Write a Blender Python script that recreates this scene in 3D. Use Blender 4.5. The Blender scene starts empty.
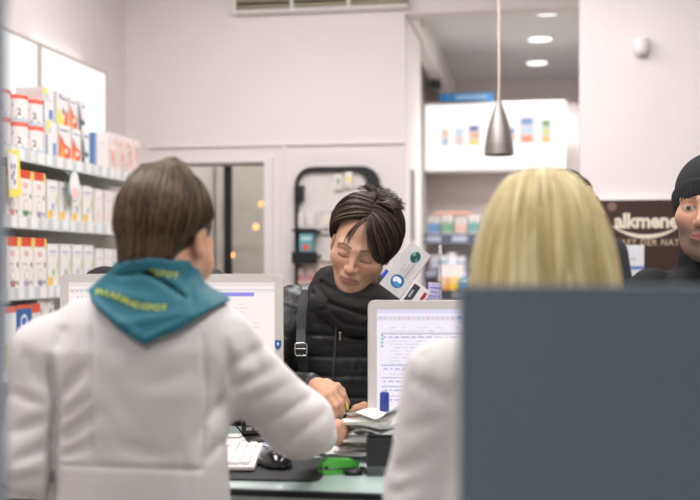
import bpy, math, random
import numpy as np
from mathutils import Matrix, Vector
from mathutils.bvhtree import BVHTree

SC = bpy.context.scene
COL = SC.collection
PI = math.pi
rad = math.radians

# ---------------------------------------------------------------- camera
CAM_Z, FPX, HY = 1.4, 1100.0, 265.0
YAW = math.atan(193 / FPX)            # the room's depth axis is +Y, the camera looks a little to its left
cd = bpy.data.cameras.new('camera'); cam = bpy.data.objects.new('camera', cd); COL.objects.link(cam)
cam.location = (0, 0, CAM_Z); cam.rotation_euler = (PI / 2, 0, YAW)
cd.sensor_width = 36; cd.lens = FPX / 700 * 36; cd.shift_y = 15 / 700
cd.clip_start = 0.05; cd.clip_end = 60
cd.dof.use_dof = True; cd.dof.focus_distance = 2.98; cd.dof.aperture_fstop = 2.4
SC.camera = cam

# ---------------------------------------------------------------- light and exposure
w = bpy.data.worlds.new('world'); SC.world = w; w.use_nodes = True
w.node_tree.nodes['Background'].inputs[0].default_value = (0.95, 0.93, 1.0, 1)
w.node_tree.nodes['Background'].inputs[1].default_value = 0.25
SC.view_settings.view_transform = 'Standard'; SC.view_settings.look = 'None'
SC.view_settings.exposure = 0.32; SC.view_settings.gamma = 1; SC.view_settings.use_curve_mapping = False
LAMPS = [  # x, y, size_x, size_y, watts : panel lamps in the ceiling
    (-1.15, 1.9, .6, 1.2, 26), (0.45, 1.9, .6, 1.2, 22), (-.75, 4.0, .6, 1.2, 22), (0.3, 3.7, .6, 1.2, 11),
    (-0.4, -0.9, .6, 1.2, 34), (2.0, 2.6, .6, 1.2, 9)]
ADDED_WASH = [(-1.25, 4.6, 1.7, 9.5, 45), (-1.0, 3.2, 1.4, 6, 40)]     # x, y, length, watts, tilt: unseen wash lamps added to brighten the back wall
LAMP_COL = (1.0, 0.965, 0.965)

def area_light(x, y, z, sx, sy, watts, parent=None, color=LAMP_COL):
    l = bpy.data.lights.new('lamp_light', 'AREA'); l.shape = 'RECTANGLE'; l.size = sx; l.size_y = sy
    l.energy = watts; l.color = color
    o = bpy.data.objects.new('lamp_light', l); COL.objects.link(o); o.location = (x, y, z)
    if parent: o.parent = parent
    return o

# ---------------------------------------------------------------- helpers
CA, SA = math.cos(YAW), math.sin(YAW)
def F(px, py, D):                       # photograph position + distance along the view axis -> point in the view-aligned frame
    return np.array([(px - 350) / FPX * D, D, CAM_Z + (HY - py) / FPX * D])
def Fw(p):                              # that frame -> world
    return Vector((p[0] * CA - p[1] * SA, p[0] * SA + p[1] * CA, p[2]))
def W(px, py, D): return Fw(F(px, py, D))
def WY(px, py, Y):                      # point at room depth Y
    u = (px - 350) / FPX; D = Y / (CA + u * SA); return W(px, py, D)
def WX(px, py, X):                      # point on the plane x = X
    u = (px - 350) / FPX; D = X / (u * CA - SA); return W(px, py, D)

def lin(c):
    if isinstance(c, str):
        c = tuple(int(c[i:i + 2], 16) for i in (0, 2, 4))
    return tuple(((v / 255) / 12.92 if v / 255 <= .04045 else ((v / 255 + .055) / 1.055) ** 2.4) for v in c[:3]) + (1,)

MATS = {}
def mat(name, color='808080', rough=.6, metal=0, spec=.5, bump=0, bscale=200, var=0, vscale=20, stretch=(1, 1, 1), emit=0,
        alpha=1, trans=0, attr=None, sheen=0, coat=0, ior=1.45):
    if name in MATS: return MATS[name]
    m = bpy.data.materials.new(name); MATS[name] = m; m.use_nodes = True
    nt = m.node_tree; N = nt.nodes; L = nt.links; b = N['Principled BSDF']
    c = lin(color) if not (isinstance(color, tuple) and len(color) == 4) else color
    b.inputs['Base Color'].default_value = c
    b.inputs['Roughness'].default_value = rough; b.inputs['Metallic'].default_value = metal
    b.inputs['Specular IOR Level'].default_value = spec; b.inputs['IOR'].default_value = ior
    b.inputs['Alpha'].default_value = alpha; b.inputs['Transmission Weight'].default_value = trans
    b.inputs['Sheen Weight'].default_value = sheen; b.inputs['Coat Weight'].default_value = coat
    src = None
    if attr:
        a = N.new('ShaderNodeAttribute'); a.attribute_name = attr; src = a.outputs['Color']; L.new(src, b.inputs['Base Color'])
    if var or bump:
        tc = N.new('ShaderNodeTexCoord'); mp = N.new('ShaderNodeMapping'); mp.inputs['Scale'].default_value = stretch
        L.new(tc.outputs['Object'], mp.inputs['Vector'])
    if var:
        n = N.new('ShaderNodeTexNoise'); n.inputs['Scale'].default_value = vscale; n.inputs['Detail'].default_value = 4
        L.new(mp.outputs[0], n.inputs['Vector'])
        mr = N.new('ShaderNodeMapRange'); mr.inputs['From Min'].default_value = .3; mr.inputs['From Max'].default_value = .7
        mr.inputs['To Min'].default_value = 1 - var; mr.inputs['To Max'].default_value = 1 + var
        L.new(n.outputs['Fac'], mr.inputs['Value'])
        mx = N.new('ShaderNodeVectorMath'); mx.operation = 'SCALE'
        if src: L.new(src, mx.inputs[0])
        else: mx.inputs[0].default_value = c[:3]
        L.new(mr.outputs[0], mx.inputs['Scale']); L.new(mx.outputs[0], b.inputs['Base Color'])
    if bump:
        n2 = N.new('ShaderNodeTexNoise'); n2.inputs['Scale'].default_value = bscale; n2.inputs['Detail'].default_value = 3
        L.new(mp.outputs[0], n2.inputs['Vector'])
        bp = N.new('ShaderNodeBump'); bp.inputs['Strength'].default_value = bump; bp.inputs['Distance'].default_value = .004
        L.new(n2.outputs['Fac'], bp.inputs['Height']); L.new(bp.outputs[0], b.inputs['Normal'])
    if emit:
        b.inputs['Emission Color'].default_value = c; b.inputs['Emission Strength'].default_value = emit
        b.inputs['Base Color'].default_value = (.02, .02, .02, 1)
    return m
def ink(color): return mat('print_' + color, color, rough=.45, var=.03, vscale=60)      # printed ink, painted plastic
def glow(color, e=1.0): return mat('lit_%s_%d' % (color, int(e * 100)), color, emit=e, rough=.4)

def tag(o, label=None, cat=None, group=None, kind=None):
    if label: o['label'] = label
    if cat: o['category'] = cat
    if group: o['group'] = group
    if kind: o['kind'] = kind
    return o
def empty(name, loc=(0, 0, 0), rz=0, parent=None):
    o = bpy.data.objects.new(name, None); COL.objects.link(o); o.location = loc; o.rotation_euler = (0, 0, rz)
    o.empty_display_size = .05
    if parent: o.parent = parent
    return o
def copy_tree(o, parent=None):
    c = o.copy(); COL.objects.link(c); c.parent = parent
    for ch in list(o.children): copy_tree(ch, c)
    return c

class MB:
    """collects polygons with their materials and links them as one mesh object"""
    def __init__(s): s.v = []; s.f = []; s.mi = []; s.mats = []; s.sm = []; s.T = None
    def _m(s, m):
        if m not in s.mats: s.mats.append(m)
        return s.mats.index(m)
    def add(s, vs, fs, m, smooth=False, T=None):
        n = len(s.v); k = s._m(m)
        for p in vs:
            p = Vector(p)
            if T is not None: p = T @ p
            if s.T is not None: p = s.T @ p
            s.v.append(p[:])
        for f in fs: s.f.append([i + n for i in f]); s.mi.append(k); s.sm.append(smooth)
        return s
    def box(s, x0, x1, y0, y1, z0, z1, m, T=None):
        vs = [(x, y, z) for z in (z0, z1) for y in (y0, y1) for x in (x0, x1)]
        return s.add(vs, [(0, 2, 3, 1), (4, 5, 7, 6), (0, 1, 5, 4), (2, 6, 7, 3), (0, 4, 6, 2), (1, 3, 7, 5)], m, T=T)
    def prism(s, pts, a, b, m, axis='y', T=None, smooth=False):
        n = len(pts)
        def P(u, v, t): return {'y': (u, t, v), 'z': (u, v, t), 'x': (t, u, v)}[axis]
        vs = [P(u, v, a) for u, v in pts] + [P(u, v, b) for u, v in pts]
        fs = [tuple(range(n)), tuple(range(2 * n - 1, n - 1, -1))]
        s.add(vs, fs, m, T=T)
        s.add(vs, [((i + 1) % n, i, i + n, (i + 1) % n + n) for i in range(n)], m, smooth, T=T)
        return s
    def lathe(s, prof, m, c=(0, 0, 0), seg=24, T=None, smooth=True, sy=1):
        vs = []; fs = []
        for r, z in prof:
            for k in range(seg):
                a = 2 * PI * k / seg; vs.append((c[0] + r * math.cos(a), c[1] + r * sy * math.sin(a), c[2] + z))
        for i in range(len(prof) - 1):
            for k in range(seg):
                q = (k + 1) % seg; fs.append((i * seg + k, i * seg + q, (i + 1) * seg + q, (i + 1) * seg + k))
        s.add(vs, fs, m, smooth, T=T)
        caps = []
        if prof[0][0] > 1e-4: caps.append(tuple(range(seg - 1, -1, -1)))
        if prof[-1][0] > 1e-4: caps.append(tuple((len(prof) - 1) * seg + k for k in range(seg)))
        if caps: s.add(vs, caps, m, False, T=T)
        return s
    def tube(s, pts, r, m, seg=8, T=None, closed=False, flat=1.0):
        pts = [Vector(p) for p in pts]; n = len(pts); vs = []; fs = []
        rs = r if isinstance(r, (list, tuple)) else [r] * n
        up = Vector((0.13, .21, .97)).normalized()
        for i, p in enumerate(pts):
            a = pts[(i - 1) % n] if closed or i else pts[0]; b = pts[(i + 1) % n] if closed or i < n - 1 else pts[-1]
            t = (b - a).normalized()
            if abs(t.dot(up)) > .99: up = Vector((1, 0, 0))
            e1 = t.cross(up).normalized(); e2 = e1.cross(t).normalized(); up = e2
            for k in range(seg):
                q = 2 * PI * k / seg; vs.append((p + e1 * math.cos(q) * rs[i] + e2 * math.sin(q) * rs[i] * flat)[:])
        for i in range(n if closed else n - 1):
            j = (i + 1) % n
            for k in range(seg):
                q = (k + 1) % seg; fs.append((i * seg + k, i * seg + q, j * seg + q, j * seg + k))
        s.add(vs, fs, m, True, T=T)
        if not closed: s.add(vs, [tuple(range(seg - 1, -1, -1)), tuple((n - 1) * seg + k for k in range(seg))], m, T=T)
        return s
    def build(s, name, parent=None, loc=(0, 0, 0), rz=0, bevel=0, segs=2):
        me = bpy.data.meshes.new(name); me.from_pydata(s.v, [], s.f)
        for m in s.mats: me.materials.append(m)
        me.polygons.foreach_set('material_index', s.mi); me.polygons.foreach_set('use_smooth', s.sm); me.update()
        o = bpy.data.objects.new(name, me); COL.objects.link(o); o.location = loc; o.rotation_euler = (0, 0, rz)
        if parent: o.parent = parent
        if bevel:
            b = o.modifiers.new('edge', 'BEVEL'); b.width = bevel; b.segments = segs; b.limit_method = 'ANGLE'; b.angle_limit = rad(50)
        return o

_TX = {}
def text_geo(s, size=1, bold=0, spacing=1.0):       # flat lettering: verts (x, y), faces, width; origin at the left end of the baseline
    k = (s, bold, spacing)
    if k not in _TX:
        c = bpy.data.curves.new('t', 'FONT'); c.body = s; c.size = 1; c.offset = bold; c.resolution_u = 2; c.space_character = spacing
        o = bpy.data.objects.new('t', c); COL.objects.link(o)
        bpy.context.view_layer.update()
        me = o.evaluated_get(bpy.context.evaluated_depsgraph_get()).to_mesh()
        vs = [(v.co.x, v.co.y) for v in me.vertices]; fs = [tuple(p.vertices) for p in me.polygons]
        bpy.data.objects.remove(o); bpy.data.curves.remove(c)
        _TX[k] = (vs, fs)
    vs, fs = _TX[k]
    vs = [(x * size, y * size) for x, y in vs]
    return vs, fs, max(x for x, y in vs)
def rrect(x0, x1, y0, y1, r, n=5):
    out = []
    for cx, cy, a in ((x1 - r, y1 - r, 0), (x0 + r, y1 - r, 90), (x0 + r, y0 + r, 180), (x1 - r, y0 + r, 270)):
        for k in range(n + 1):
            t = rad(a + 90 * k / n); out.append((cx + r * math.cos(t), cy + r * math.sin(t)))
    return out
def prints(mb, w, h, items, y=0, flip=1, ang=None):
    """flat printing on the face y (looking along +y); u, v in 0..1 across a face w by h that starts at x=-w/2, z=0"""
    lay = 0
    for it in items:
        lay += 1; yy = y - .0003 - .00012 * lay; k = it[0]
        X = lambda u: -w / 2 + u * w
        if k == 'r':
            _, u0, v0, u1, v1, c = it; pts = [(X(u0), v0 * h), (X(u1), v0 * h), (X(u1), v1 * h), (X(u0), v1 * h)]
        elif k == 'e':
            _, u, v, ru, rv, c = it; pts = [(X(u) + ru * math.cos(t * PI / 9), v * h + rv * math.sin(t * PI / 9)) for t in range(18)]
        elif k == 'p':
            _, pp, c = it; pts = [(X(u), v * h) for u, v in pp]
        elif k == 't':
            _, s, u, v, size, c = it[:6]; vs, fs, wd = text_geo(s, size, .02)
            mb.add([(X(u) + x, yy, v * h + z) for x, z in vs], fs, ink(c) if isinstance(c, str) else c); continue
        mb.add([(x, yy, z) for x, z in pts], [tuple(range(len(pts)))], ink(c) if isinstance(c, str) else c)

# ---------------------------------------------------------------- smooth bodies: distance fields meshed with surface nets
def smin(a, b, k):
    h = np.maximum(k - np.abs(a - b), 0) / k
    return np.minimum(a, b) - h * h * k * .25
def smax(a, b, k): return -smin(-a, -b, k)
def ell(p, c, r, R=None):
    q = p - np.asarray(c, float)
    if R is not None: q = q @ R
    r = np.asarray(r, float); k0 = np.sqrt(((q / r) ** 2).sum(-1)); k1 = np.sqrt(((q / (r * r)) ** 2).sum(-1)) + 1e-9
    return k0 * (k0 - 1) / k1
def cone(p, a, b, ra, rb=None):
    if rb is None: rb = ra
    a = np.asarray(a, float); b = np.asarray(b, float); d = b - a; L = (d * d).sum() + 1e-12
    t = np.clip(((p - a) @ d) / L, 0, 1)
    return np.sqrt(((p - a - t[..., None] * d) ** 2).sum(-1)) - (ra + (rb - ra) * t)
def chain(p, pts, rs, k=.01):
    d = None
    for i in range(len(pts) - 1):
        e = cone(p, pts[i], pts[i + 1], rs[i], rs[i + 1]); d = e if d is None else smin(d, e, k)
    return d
def loft(p, T, off=0):                       # T rows: z, cx, cy, half width, half depth
    T = np.asarray(sorted(T), float); z = p[..., 2]
    cx, cy, a, b = [np.interp(z, T[:, 0], T[:, i]) for i in (1, 2, 3, 4)]
    a = a + off; b = b + off
    e = ((np.abs((p[..., 0] - cx) / a)) ** 2.4 + (np.abs((p[..., 1] - cy) / b)) ** 2.4) ** (1 / 2.4)
    d = (e - 1) * np.minimum(a, b)
    return smax(d, np.maximum(T[0, 0] - off - z, z - T[-1, 0] - off), .03)
def nz(p, s, seed=0):                         # cheap smooth noise in about -1..1
    r = np.random.RandomState(seed); d = 0
    for i in range(6):
        k = r.normal(size=3); k /= np.linalg.norm(k); d = d + np.sin(p @ k * s * (0.7 + .25 * i) + r.uniform(0, 6.3) + 1.7 * d)
    return d / 6
def seg_d(p, a, b):
    return cone(p, a, b, 0.0)
def creases(p, d, L):                         # L rows: a, b, width, depth (positive = a groove)
    for a, b, wd, dp in L: d = d + dp * np.exp(-(seg_d(p, a, b) / wd) ** 2)
    return d

def crease_px(p, d, L, ycut=9):                # creases given where the photograph shows them: x0, y0, x1, y1, width, depth
    u = 350 + FPX * p[:, 0] / p[:, 1]; w_ = HY - FPX * (p[:, 2] - CAM_Z) / p[:, 1]; k = p[:, 1] < ycut
    for x0, y0, x1, y1, wd, dp in L:
        ex, ey = x1 - x0, y1 - y0; t = np.clip(((u - x0) * ex + (w_ - y0) * ey) / (ex * ex + ey * ey), 0, 1)
        r2 = (u - x0 - t * ex) ** 2 + (w_ - y0 - t * ey) ** 2
        d = d + dp * np.exp(-r2 / wd ** 2) * k * (1 - .6 * np.abs(2 * t - 1) ** 3)
    return d

def nets(V, lo, h):
    S = V < 0; n = np.array(V.shape)
    c = np.zeros(n - 1, int)
    for i in (0, 1):
        for j in (0, 1):
            for k in (0, 1): c += S[i:n[0] - 1 + i, j:n[1] - 1 + j, k:n[2] - 1 + k]
    act = np.argwhere((c > 0) & (c < 8)); m = len(act)
    idx = -np.ones(n - 1, np.int32); idx[tuple(act.T)] = np.arange(m)
    acc = np.zeros((m, 3)); cnt = np.zeros(m)
    cor = [(i, j, k) for i in (0, 1) for j in (0, 1) for k in (0, 1)]
    val = {q: V[act[:, 0] + q[0], act[:, 1] + q[1], act[:, 2] + q[2]] for q in cor}
    for a in cor:
        for ax in range(3):
            if a[ax]: continue
            b = list(a); b[ax] = 1; b = tuple(b); va, vb = val[a], val[b]; x = (va < 0) != (vb < 0)
            t = np.where(x, va / np.where(x, va - vb, 1), 0)
            P = np.tile(np.array(a, float), (m, 1)); P[:, ax] = t
            acc += P * x[:, None]; cnt += x
    verts = (act + acc / cnt[:, None]) * h + lo
    quads = []
    for ax in range(3):
        o1, o2 = [(1, 2), (2, 0), (0, 1)][ax]
        sl = [slice(None)] * 3; sl2 = [slice(None)] * 3
        sl[ax] = slice(0, -1); sl2[ax] = slice(1, None)
        A = S[tuple(sl)]; B = S[tuple(sl2)]; e = np.argwhere(A != B)
        e = e[(e[:, o1] > 0) & (e[:, o2] > 0) & (e[:, o1] < n[o1] - 1) & (e[:, o2] < n[o2] - 1)]
        s = A[tuple(e.T)]
        def cell(d1, d2):
            q = e.copy(); q[:, o1] -= d1; q[:, o2] -= d2; return idx[tuple(q.T)]
        Q = np.stack([cell(1, 1), cell(0, 1), cell(0, 0), cell(1, 0)], 1)
        Q[~s] = Q[~s][:, ::-1]; quads.append(Q)
    return verts, np.concatenate(quads)
def mesh_sdf(f, lo, hi, h, c=4, slack=1.9):
    lo = np.asarray(lo, float); hi = np.asarray(hi, float)
    nb = np.ceil((hi - lo) / (h * c)).astype(int) + 1
    g = np.stack(np.meshgrid(*[np.arange(k) for k in nb], indexing='ij'), -1).reshape(-1, 3)
    Vc = f(lo + (g * c + (c - 1) / 2) * h)
    V = np.broadcast_to(Vc.reshape(*nb, 1, 1, 1), (*nb, c, c, c)).copy().reshape(-1, c, c, c)
    near = np.flatnonzero(np.abs(Vc) < h * c * slack)
    o = np.stack(np.meshgrid(*[np.arange(c)] * 3, indexing='ij'), -1)
    for s in range(0, len(near), 4000):
        q = near[s:s + 4000]; P = lo + (g[q][:, None, None, None] * c + o) * h
        V[q] = f(P.reshape(-1, 3)).reshape(len(q), c, c, c)
    V = V.reshape(*nb, c, c, c).transpose(0, 3, 1, 4, 2, 5).reshape(*(nb * c))
    V[0] = V[-1] = 1; V[:, 0] = V[:, -1] = 1; V[:, :, 0] = V[:, :, -1] = 1
    return nets(V, lo, h)
def link_mesh(name, v, q, m, parent=None, origin=(0, 0, 0), rz=0, color=None, smooth=True, loc=None):
    """v in the view-aligned frame; the object stands at origin (same frame) and is turned with the frame"""
    me = bpy.data.meshes.new(name); v = np.asarray(v, float) - np.asarray(origin, float)
    me.vertices.add(len(v)); me.vertices.foreach_set('co', v.ravel())
    q = np.asarray(q); nq = len(q); k = q.shape[1]
    me.loops.add(nq * k); me.loops.foreach_set('vertex_index', q.ravel().astype(np.int32))
    me.polygons.add(nq); me.polygons.foreach_set('loop_start', np.arange(0, nq * k, k, dtype=np.int32))
    me.polygons.foreach_set('loop_total', np.full(nq, k, dtype=np.int32))
    me.polygons.foreach_set('use_smooth', np.full(nq, smooth)); me.update(calc_edges=True); me.validate()
    if color is not None:
        a = me.color_attributes.new('tint', 'FLOAT_COLOR', 'POINT')
        cc = np.ones((len(v), 4)); cc[:, :3] = color; a.data.foreach_set('color', cc.ravel())
    me.materials.append(m)
    o = bpy.data.objects.new(name, me); COL.objects.link(o)
    if parent is not None: o.parent = parent
    else:
        o.location = Fw(origin); o.rotation_euler = (0, 0, YAW)
    return o
def bvh_of(v, q): return BVHTree.FromPolygons([tuple(x) for x in v], [tuple(int(i) for i in x) for x in q])
# ================================================================ the setting
M_wall = mat('wall_paint', 'e2dad9', rough=.75, bump=.05, bscale=90, var=.01, vscale=3)
M_trim = mat('trim_paint', 'e4dddb', rough=.5, bump=.03, bscale=60)
M_ceil = mat('ceiling_paint', 'c9c7c5', rough=.85, bump=.05, bscale=70, var=.01)
M_ceil_far = mat('ceiling_grey_paint', 'dededd', rough=.85, bump=.05, bscale=70, var=.01)
M_floor = mat('floor_vinyl', 'a9a29b', rough=.45, bump=.04, bscale=40, var=.06, vscale=6)
M_grey = mat('corridor_paint', 'b9b8ae', rough=.8, bump=.04, bscale=60, var=.02)
M_black = mat('black_plastic', '17181a', rough=.35, bump=.03, bscale=300)
M_blackm = mat('black_matt', '1d1e20', rough=.7, bump=.1, bscale=300)
M_white = mat('white_plastic', 'dedad6', rough=.4, var=.01)
M_metal = mat('brushed_metal', 'b9b2ae', rough=.33, metal=.85, bump=.06, bscale=120, stretch=(1, 1, .1))
M_glass = mat('clear_glass', 'f4faf8', rough=.02, trans=1.0, ior=1.45)

def struct(mb, name, **k): return tag(mb.build(name, **k), kind='structure')
XL, YB = -2.4, 6.1
Xc = WY(405, 0, YB).x; Xd = WY(265, 0, YB).x; Xd0 = WY(138, 0, YB).x; Zd = WY(230, 163, YB).z
X580 = WY(580, 0, 5.0).x
struct(MB().box(XL, 3.5, -2.5, 9.7, -.08, 0, M_floor), 'floor')
struct(MB().box(XL, 3.5, -2.5, YB, 3.0, 3.08, M_ceil), 'ceiling')
struct(MB().box(-1.2, 3.5, YB + .15, 9.7, 3.0, 3.08, M_ceil_far).box(XL, -1.2, YB + .15, 9.7, 3.0, 3.08, M_ceil), 'ceiling')
struct(MB().box(XL - .1, XL, -2.5, 9.7, 0, 3.0, M_wall), 'wall_left')
b = MB().box(XL, Xd0, YB, YB + .15, 0, 3.08, M_wall).box(Xd0, Xd, YB, YB + .15, Zd, 3.08, M_wall).box(Xd, Xc, YB, YB + .15, 0, 3.08, M_wall)
struct(b, 'wall_back')
struct(MB().box(Xc, X580 + .5, YB, YB + .15, WY(500, 10, YB).z, 3.08, M_wall), 'wall_header')
struct(MB().box(Xc - .1, Xc, YB + .15, 6.9, 0, 3.0, M_wall), 'wall_side')
struct(MB().box(-1.1, -1.0, 6.9, 9.6, 0, 3.0, M_wall).box(-1.0, Xc - .1, 6.9, 6.98, 0, 3.0, M_wall), 'wall_alcove')
struct(MB().box(Xc - .06, Xc + .02, 6.9, 9.6, 2.78, 3.0, M_trim).box(Xc, Xc + .025, YB + .15, 6.9, 2.80, 2.86, M_trim), 'trim_1')
struct(MB().box(-1.1, 1.3, 9.6, 9.7, 0, 3.0, M_wall), 'wall_far')
struct(MB().box(1.2, 1.3, 5.15, 9.6, 0, 3.0, mat('far_wall_paint', 'b3b5ad', rough=.8)), 'wall_far_right')
struct(MB().box(X580, 3.5, 5.0, 5.15, 0, 3.0, M_wall), 'wall_front')
struct(MB().box(3.5, 3.6, -2.5, 5.15, 0, 3.0, M_wall), 'wall_right')
struct(MB().box(XL, 3.5, -2.6, -2.5, 0, 3.0, mat('wall_paint_slate', '8f9499', rough=.7, bump=.04)), 'wall_rear')
# mouldings of the back wall
zt = WY(300, 143.5, YB).z
Xj = WY(284, 0, YB).x; X0t = WY(150, 0, YB).x
struct(MB().box(X0t, Xc, YB - .02, YB, zt - .012, zt + .006, M_trim), 'trim_2')
struct(MB().box(Xj - .01, Xj + .01, YB - .016, YB, 0, zt - .012, M_trim), 'trim_3')
struct(MB().box(Xj + .01, Xc - .012, YB - .008, YB, .1, zt - .05, M_wall), 'trim_4')
struct(MB().box(Xd, Xd + .045, YB - .02, YB + .02, 0, Zd + .03, M_trim).box(Xd0, Xd, YB - .02, YB + .02, Zd, Zd + .03, M_trim), 'trim_5')
zs = WY(410, 170, 6.4).z
struct(MB().box(Xc, Xc + .012, 6.36, 6.5, WY(410, 240, 6.4).z, zs, mat('slot_grey', '9a9a94', rough=.6)), 'trim_6')
# glazed door into the corridor
t = tag(empty('door_1', ((Xd + Xd0) / 2, YB + .07, 0)), kind='structure')
hw = (Xd - Xd0) / 2
fr = MB()
for x0, x1 in ((-hw, -hw + .03), (hw - .015, hw)): fr.box(x0, x1, -.02, .02, 0, Zd, M_trim)
fr.box(-hw + .03, hw - .015, -.02, .02, Zd - .012, Zd, M_trim); fr.build('door_frame', t)
xm = WY(228, 0, YB + .07).x - t.location.x
MB().box(xm - .018, xm + .018, -.025, .025, 0.0, Zd - .012, M_blackm).build('mullion', t)
MB().box(-hw + .03, xm - .018, -.004, .004, 0, Zd - .012, M_glass).box(xm + .018, hw - .015, -.004, .004, 0, Zd - .012, M_glass).build('pane', t)
struct(MB().box(XL, Xc - .1, 7.9, 8.0, 0, 3.0, M_grey), 'wall_corridor')
t = tag(empty('door_2', (WY(247, 0, 7.85).x, 7.88, 0)), kind='structure')
MB().box(-.2, .2, -.04, 0, 0, 2.3, mat('door_paint', 'cdc6c1', rough=.5, var=.02)).build('door_leaf', t)
MB().box(-.23, -.2, -.05, .0, 0, 2.33, M_trim).box(.2, .23, -.05, 0, 0, 2.33, M_trim).build('door_frame', t)
MB().box(-.16, -.13, -.06, -.04, 1.72, 1.84, M_black).build('door_handle', t)

# ceiling lamps of the shop (above the frame), added wash and fill lights, round downlights
for i, (x, y, sx, sy, wt) in enumerate(LAMPS):
    t = tag(empty('ceiling_light', (x, y, 3.0)), 'flat white panel lamp set under the shop ceiling', 'ceiling light', 'panel lamps above the counter')
    MB().box(-sx / 2 - .03, sx / 2 + .03, -sy / 2 - .03, sy / 2 + .03, -.03, 0, M_white).build('lamp_frame', t)
    MB().box(-sx / 2, sx / 2, -sy / 2, sy / 2, -.034, -.03, glow('ffffff', 1.5)).build('diffuser', t)
    area_light(x, y, 2.955, sx, sy, wt)
for i, (x, y, L_, wt, tilt) in enumerate(ADDED_WASH):
    t = tag(empty('added_wash_lamp', (x, y, 3.0)), 'added unseen wash lamp under the ceiling, ' + ('close to' if i == 0 else 'further from') + ' the door wall', 'ceiling light')
    MB().box(-L_ / 2, L_ / 2, -.05, .05, -.04, 0, M_white).build('housing', t)
    l = area_light(x, y + .06, 2.945, L_ - .05, .08, wt); l.rotation_euler = (rad(tilt), 0, 0)
dl = [(547, 11, 'nearest the beam, partly hidden by it'), (540, 38, 'middle one of the row of three'), (537, 62, 'deepest in the room, lowest in view')]
for px, py, s in dl:
    D = 1.6 * FPX / (HY - py); p = W(px, py, D)
    t = tag(empty('downlight', (p.x, p.y, 3.0)), 'round white recessed downlight in the grey ceiling, ' + s, 'ceiling light', 'downlights in the grey ceiling')
    MB().lathe([(.095, -.008), (.095, 0)], M_white).build('rim', t)
    MB().lathe([(.0, -.012), (.08, -.012), (.08, -.008)], glow('fffdfa', 1.6)).build('lens', t)
    l = bpy.data.lights.new('lamp_light', 'SPOT'); l.energy = 60; l.spot_size = rad(120); l.spot_blend = .6; l.color = LAMP_COL; l.shadow_soft_size = .08
    o = bpy.data.objects.new('lamp_light', l); COL.objects.link(o); o.location = (p.x, p.y, 2.97)
area_light(.55, 6.75, 2.96, .4, .4, 30)  # added fill light with no fixture, brightens the far shelf wall
area_light(-1.7, 7.0, 2.96, .5, .5, 13, color=(1, .98, .92))  # added fill light with no fixture, brightens the corridor

# air grille over the door wall
p0 = WY(240, 8, YB); p1 = WY(408, 8, YB)
t = tag(empty('air_grille', ((p0.x + p1.x) / 2, YB, p0.z - .035)), 'olive slatted air grille high on the white wall', 'air grille')
wv = (p1.x - p0.x) / 2; M_ol = mat('olive_metal', '85806a', rough=.45, metal=.3, bump=.03)
MB().box(-wv, wv, -.02, 0, 0, .2, mat('grille_dark', '45432f', rough=.7)).build('backing', t)
MB().box(-wv - .02, wv + .01, -.09, -.0, -.014, 0, M_white).box(-wv - .02, -wv, -.09, 0, 0, .2, M_white).build('frame', t)
g = MB()
for k in range(5): g.box(-wv, wv, -.08, -.03, .008 + k * .036, .03 + k * .036, M_ol)
for k in range(1, 3): g.box(-wv + 2 * wv * k / 3 - .008, -wv + 2 * wv * k / 3 + .008, -.084, -.02, 0, .2, M_white)
tag(g.build('slats', t), kind=None)

# small devices on walls
p = WY(641, 48, 5.0)
t = tag(empty('wall_sensor', (p.x, 5.0, p.z)), 'small white motion sensor on the bare white wall', 'sensor')
MB().lathe([(.0, -.04), (.02, -.036), (.031, -.02), (.033, .0), (.033, .035)], M_trim, sy=.8).build('housing', t, loc=(0, -.026, 0))
MB().box(-.02, .02, -.03, -.0, .035, .045, M_trim).build('bracket', t)
p = WY(436, 84, 7.8)
t = tag(empty('security_camera', (p.x, 7.8, p.z)), 'small black security camera hanging above the light box corner', 'security camera')
MB().tube([(0, 0, .02), (0, 0, 3.0 - p.z)], .005, M_white, seg=6).build('bracket', t); MB().box(-.035, .035, -.045, .045, -.035, .025, M_black).build('camera_body', t, bevel=.008)

# pendant lamp hanging in the passage
D = 5.0; p = W(499, 155, D)
t = tag(empty('pendant_lamp', (p.x, p.y, p.z)), 'bell-shaped brushed metal pendant lamp on a pale cord', 'lamp')
pr = [(.066, 0), (.064, .03), (.060, .07), (.052, .115), (.041, .155), (.029, .19), (.018, .22), (.011, .245), (.008, .25)]
MB().lathe([(r, z) for r, z in pr] + [(r - .002, z) for r, z in pr[::-1]], mat('lamp_metal', '8d8783', rough=.42, metal=.8, bump=.04), seg=32).build('lamp_shade', t)
g = MB()
for k in range(4):
    for j in range(28):
        a = 2 * PI * (j + .5 * (k % 2)) / 28; r = .0655 - .0006 * k
        g.lathe([(0, .0012), (.0035, .0)], ink('5f5955'), T=Matrix.Translation((r * math.cos(a), r * math.sin(a), .008 + k * .0115)) @ Matrix.Rotation(a, 4, 'Z') @ Matrix.Rotation(PI / 2, 4, 'Y'), seg=6)
tag(g.build('perforation', t), kind=None)
MB().lathe([(.0, 0), (.022, .012), (.026, .035), (.014, .07), (.012, .1)], glow('fff4e0', 1.2)).build('bulb', t, loc=(0, 0, .03))
MB().tube([(0, 0, .245), (0, 0, 3.0 - p.z)], .0045, mat('cord_beige', 'd8c9b4', rough=.6), seg=8).build('cord', t)

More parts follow.
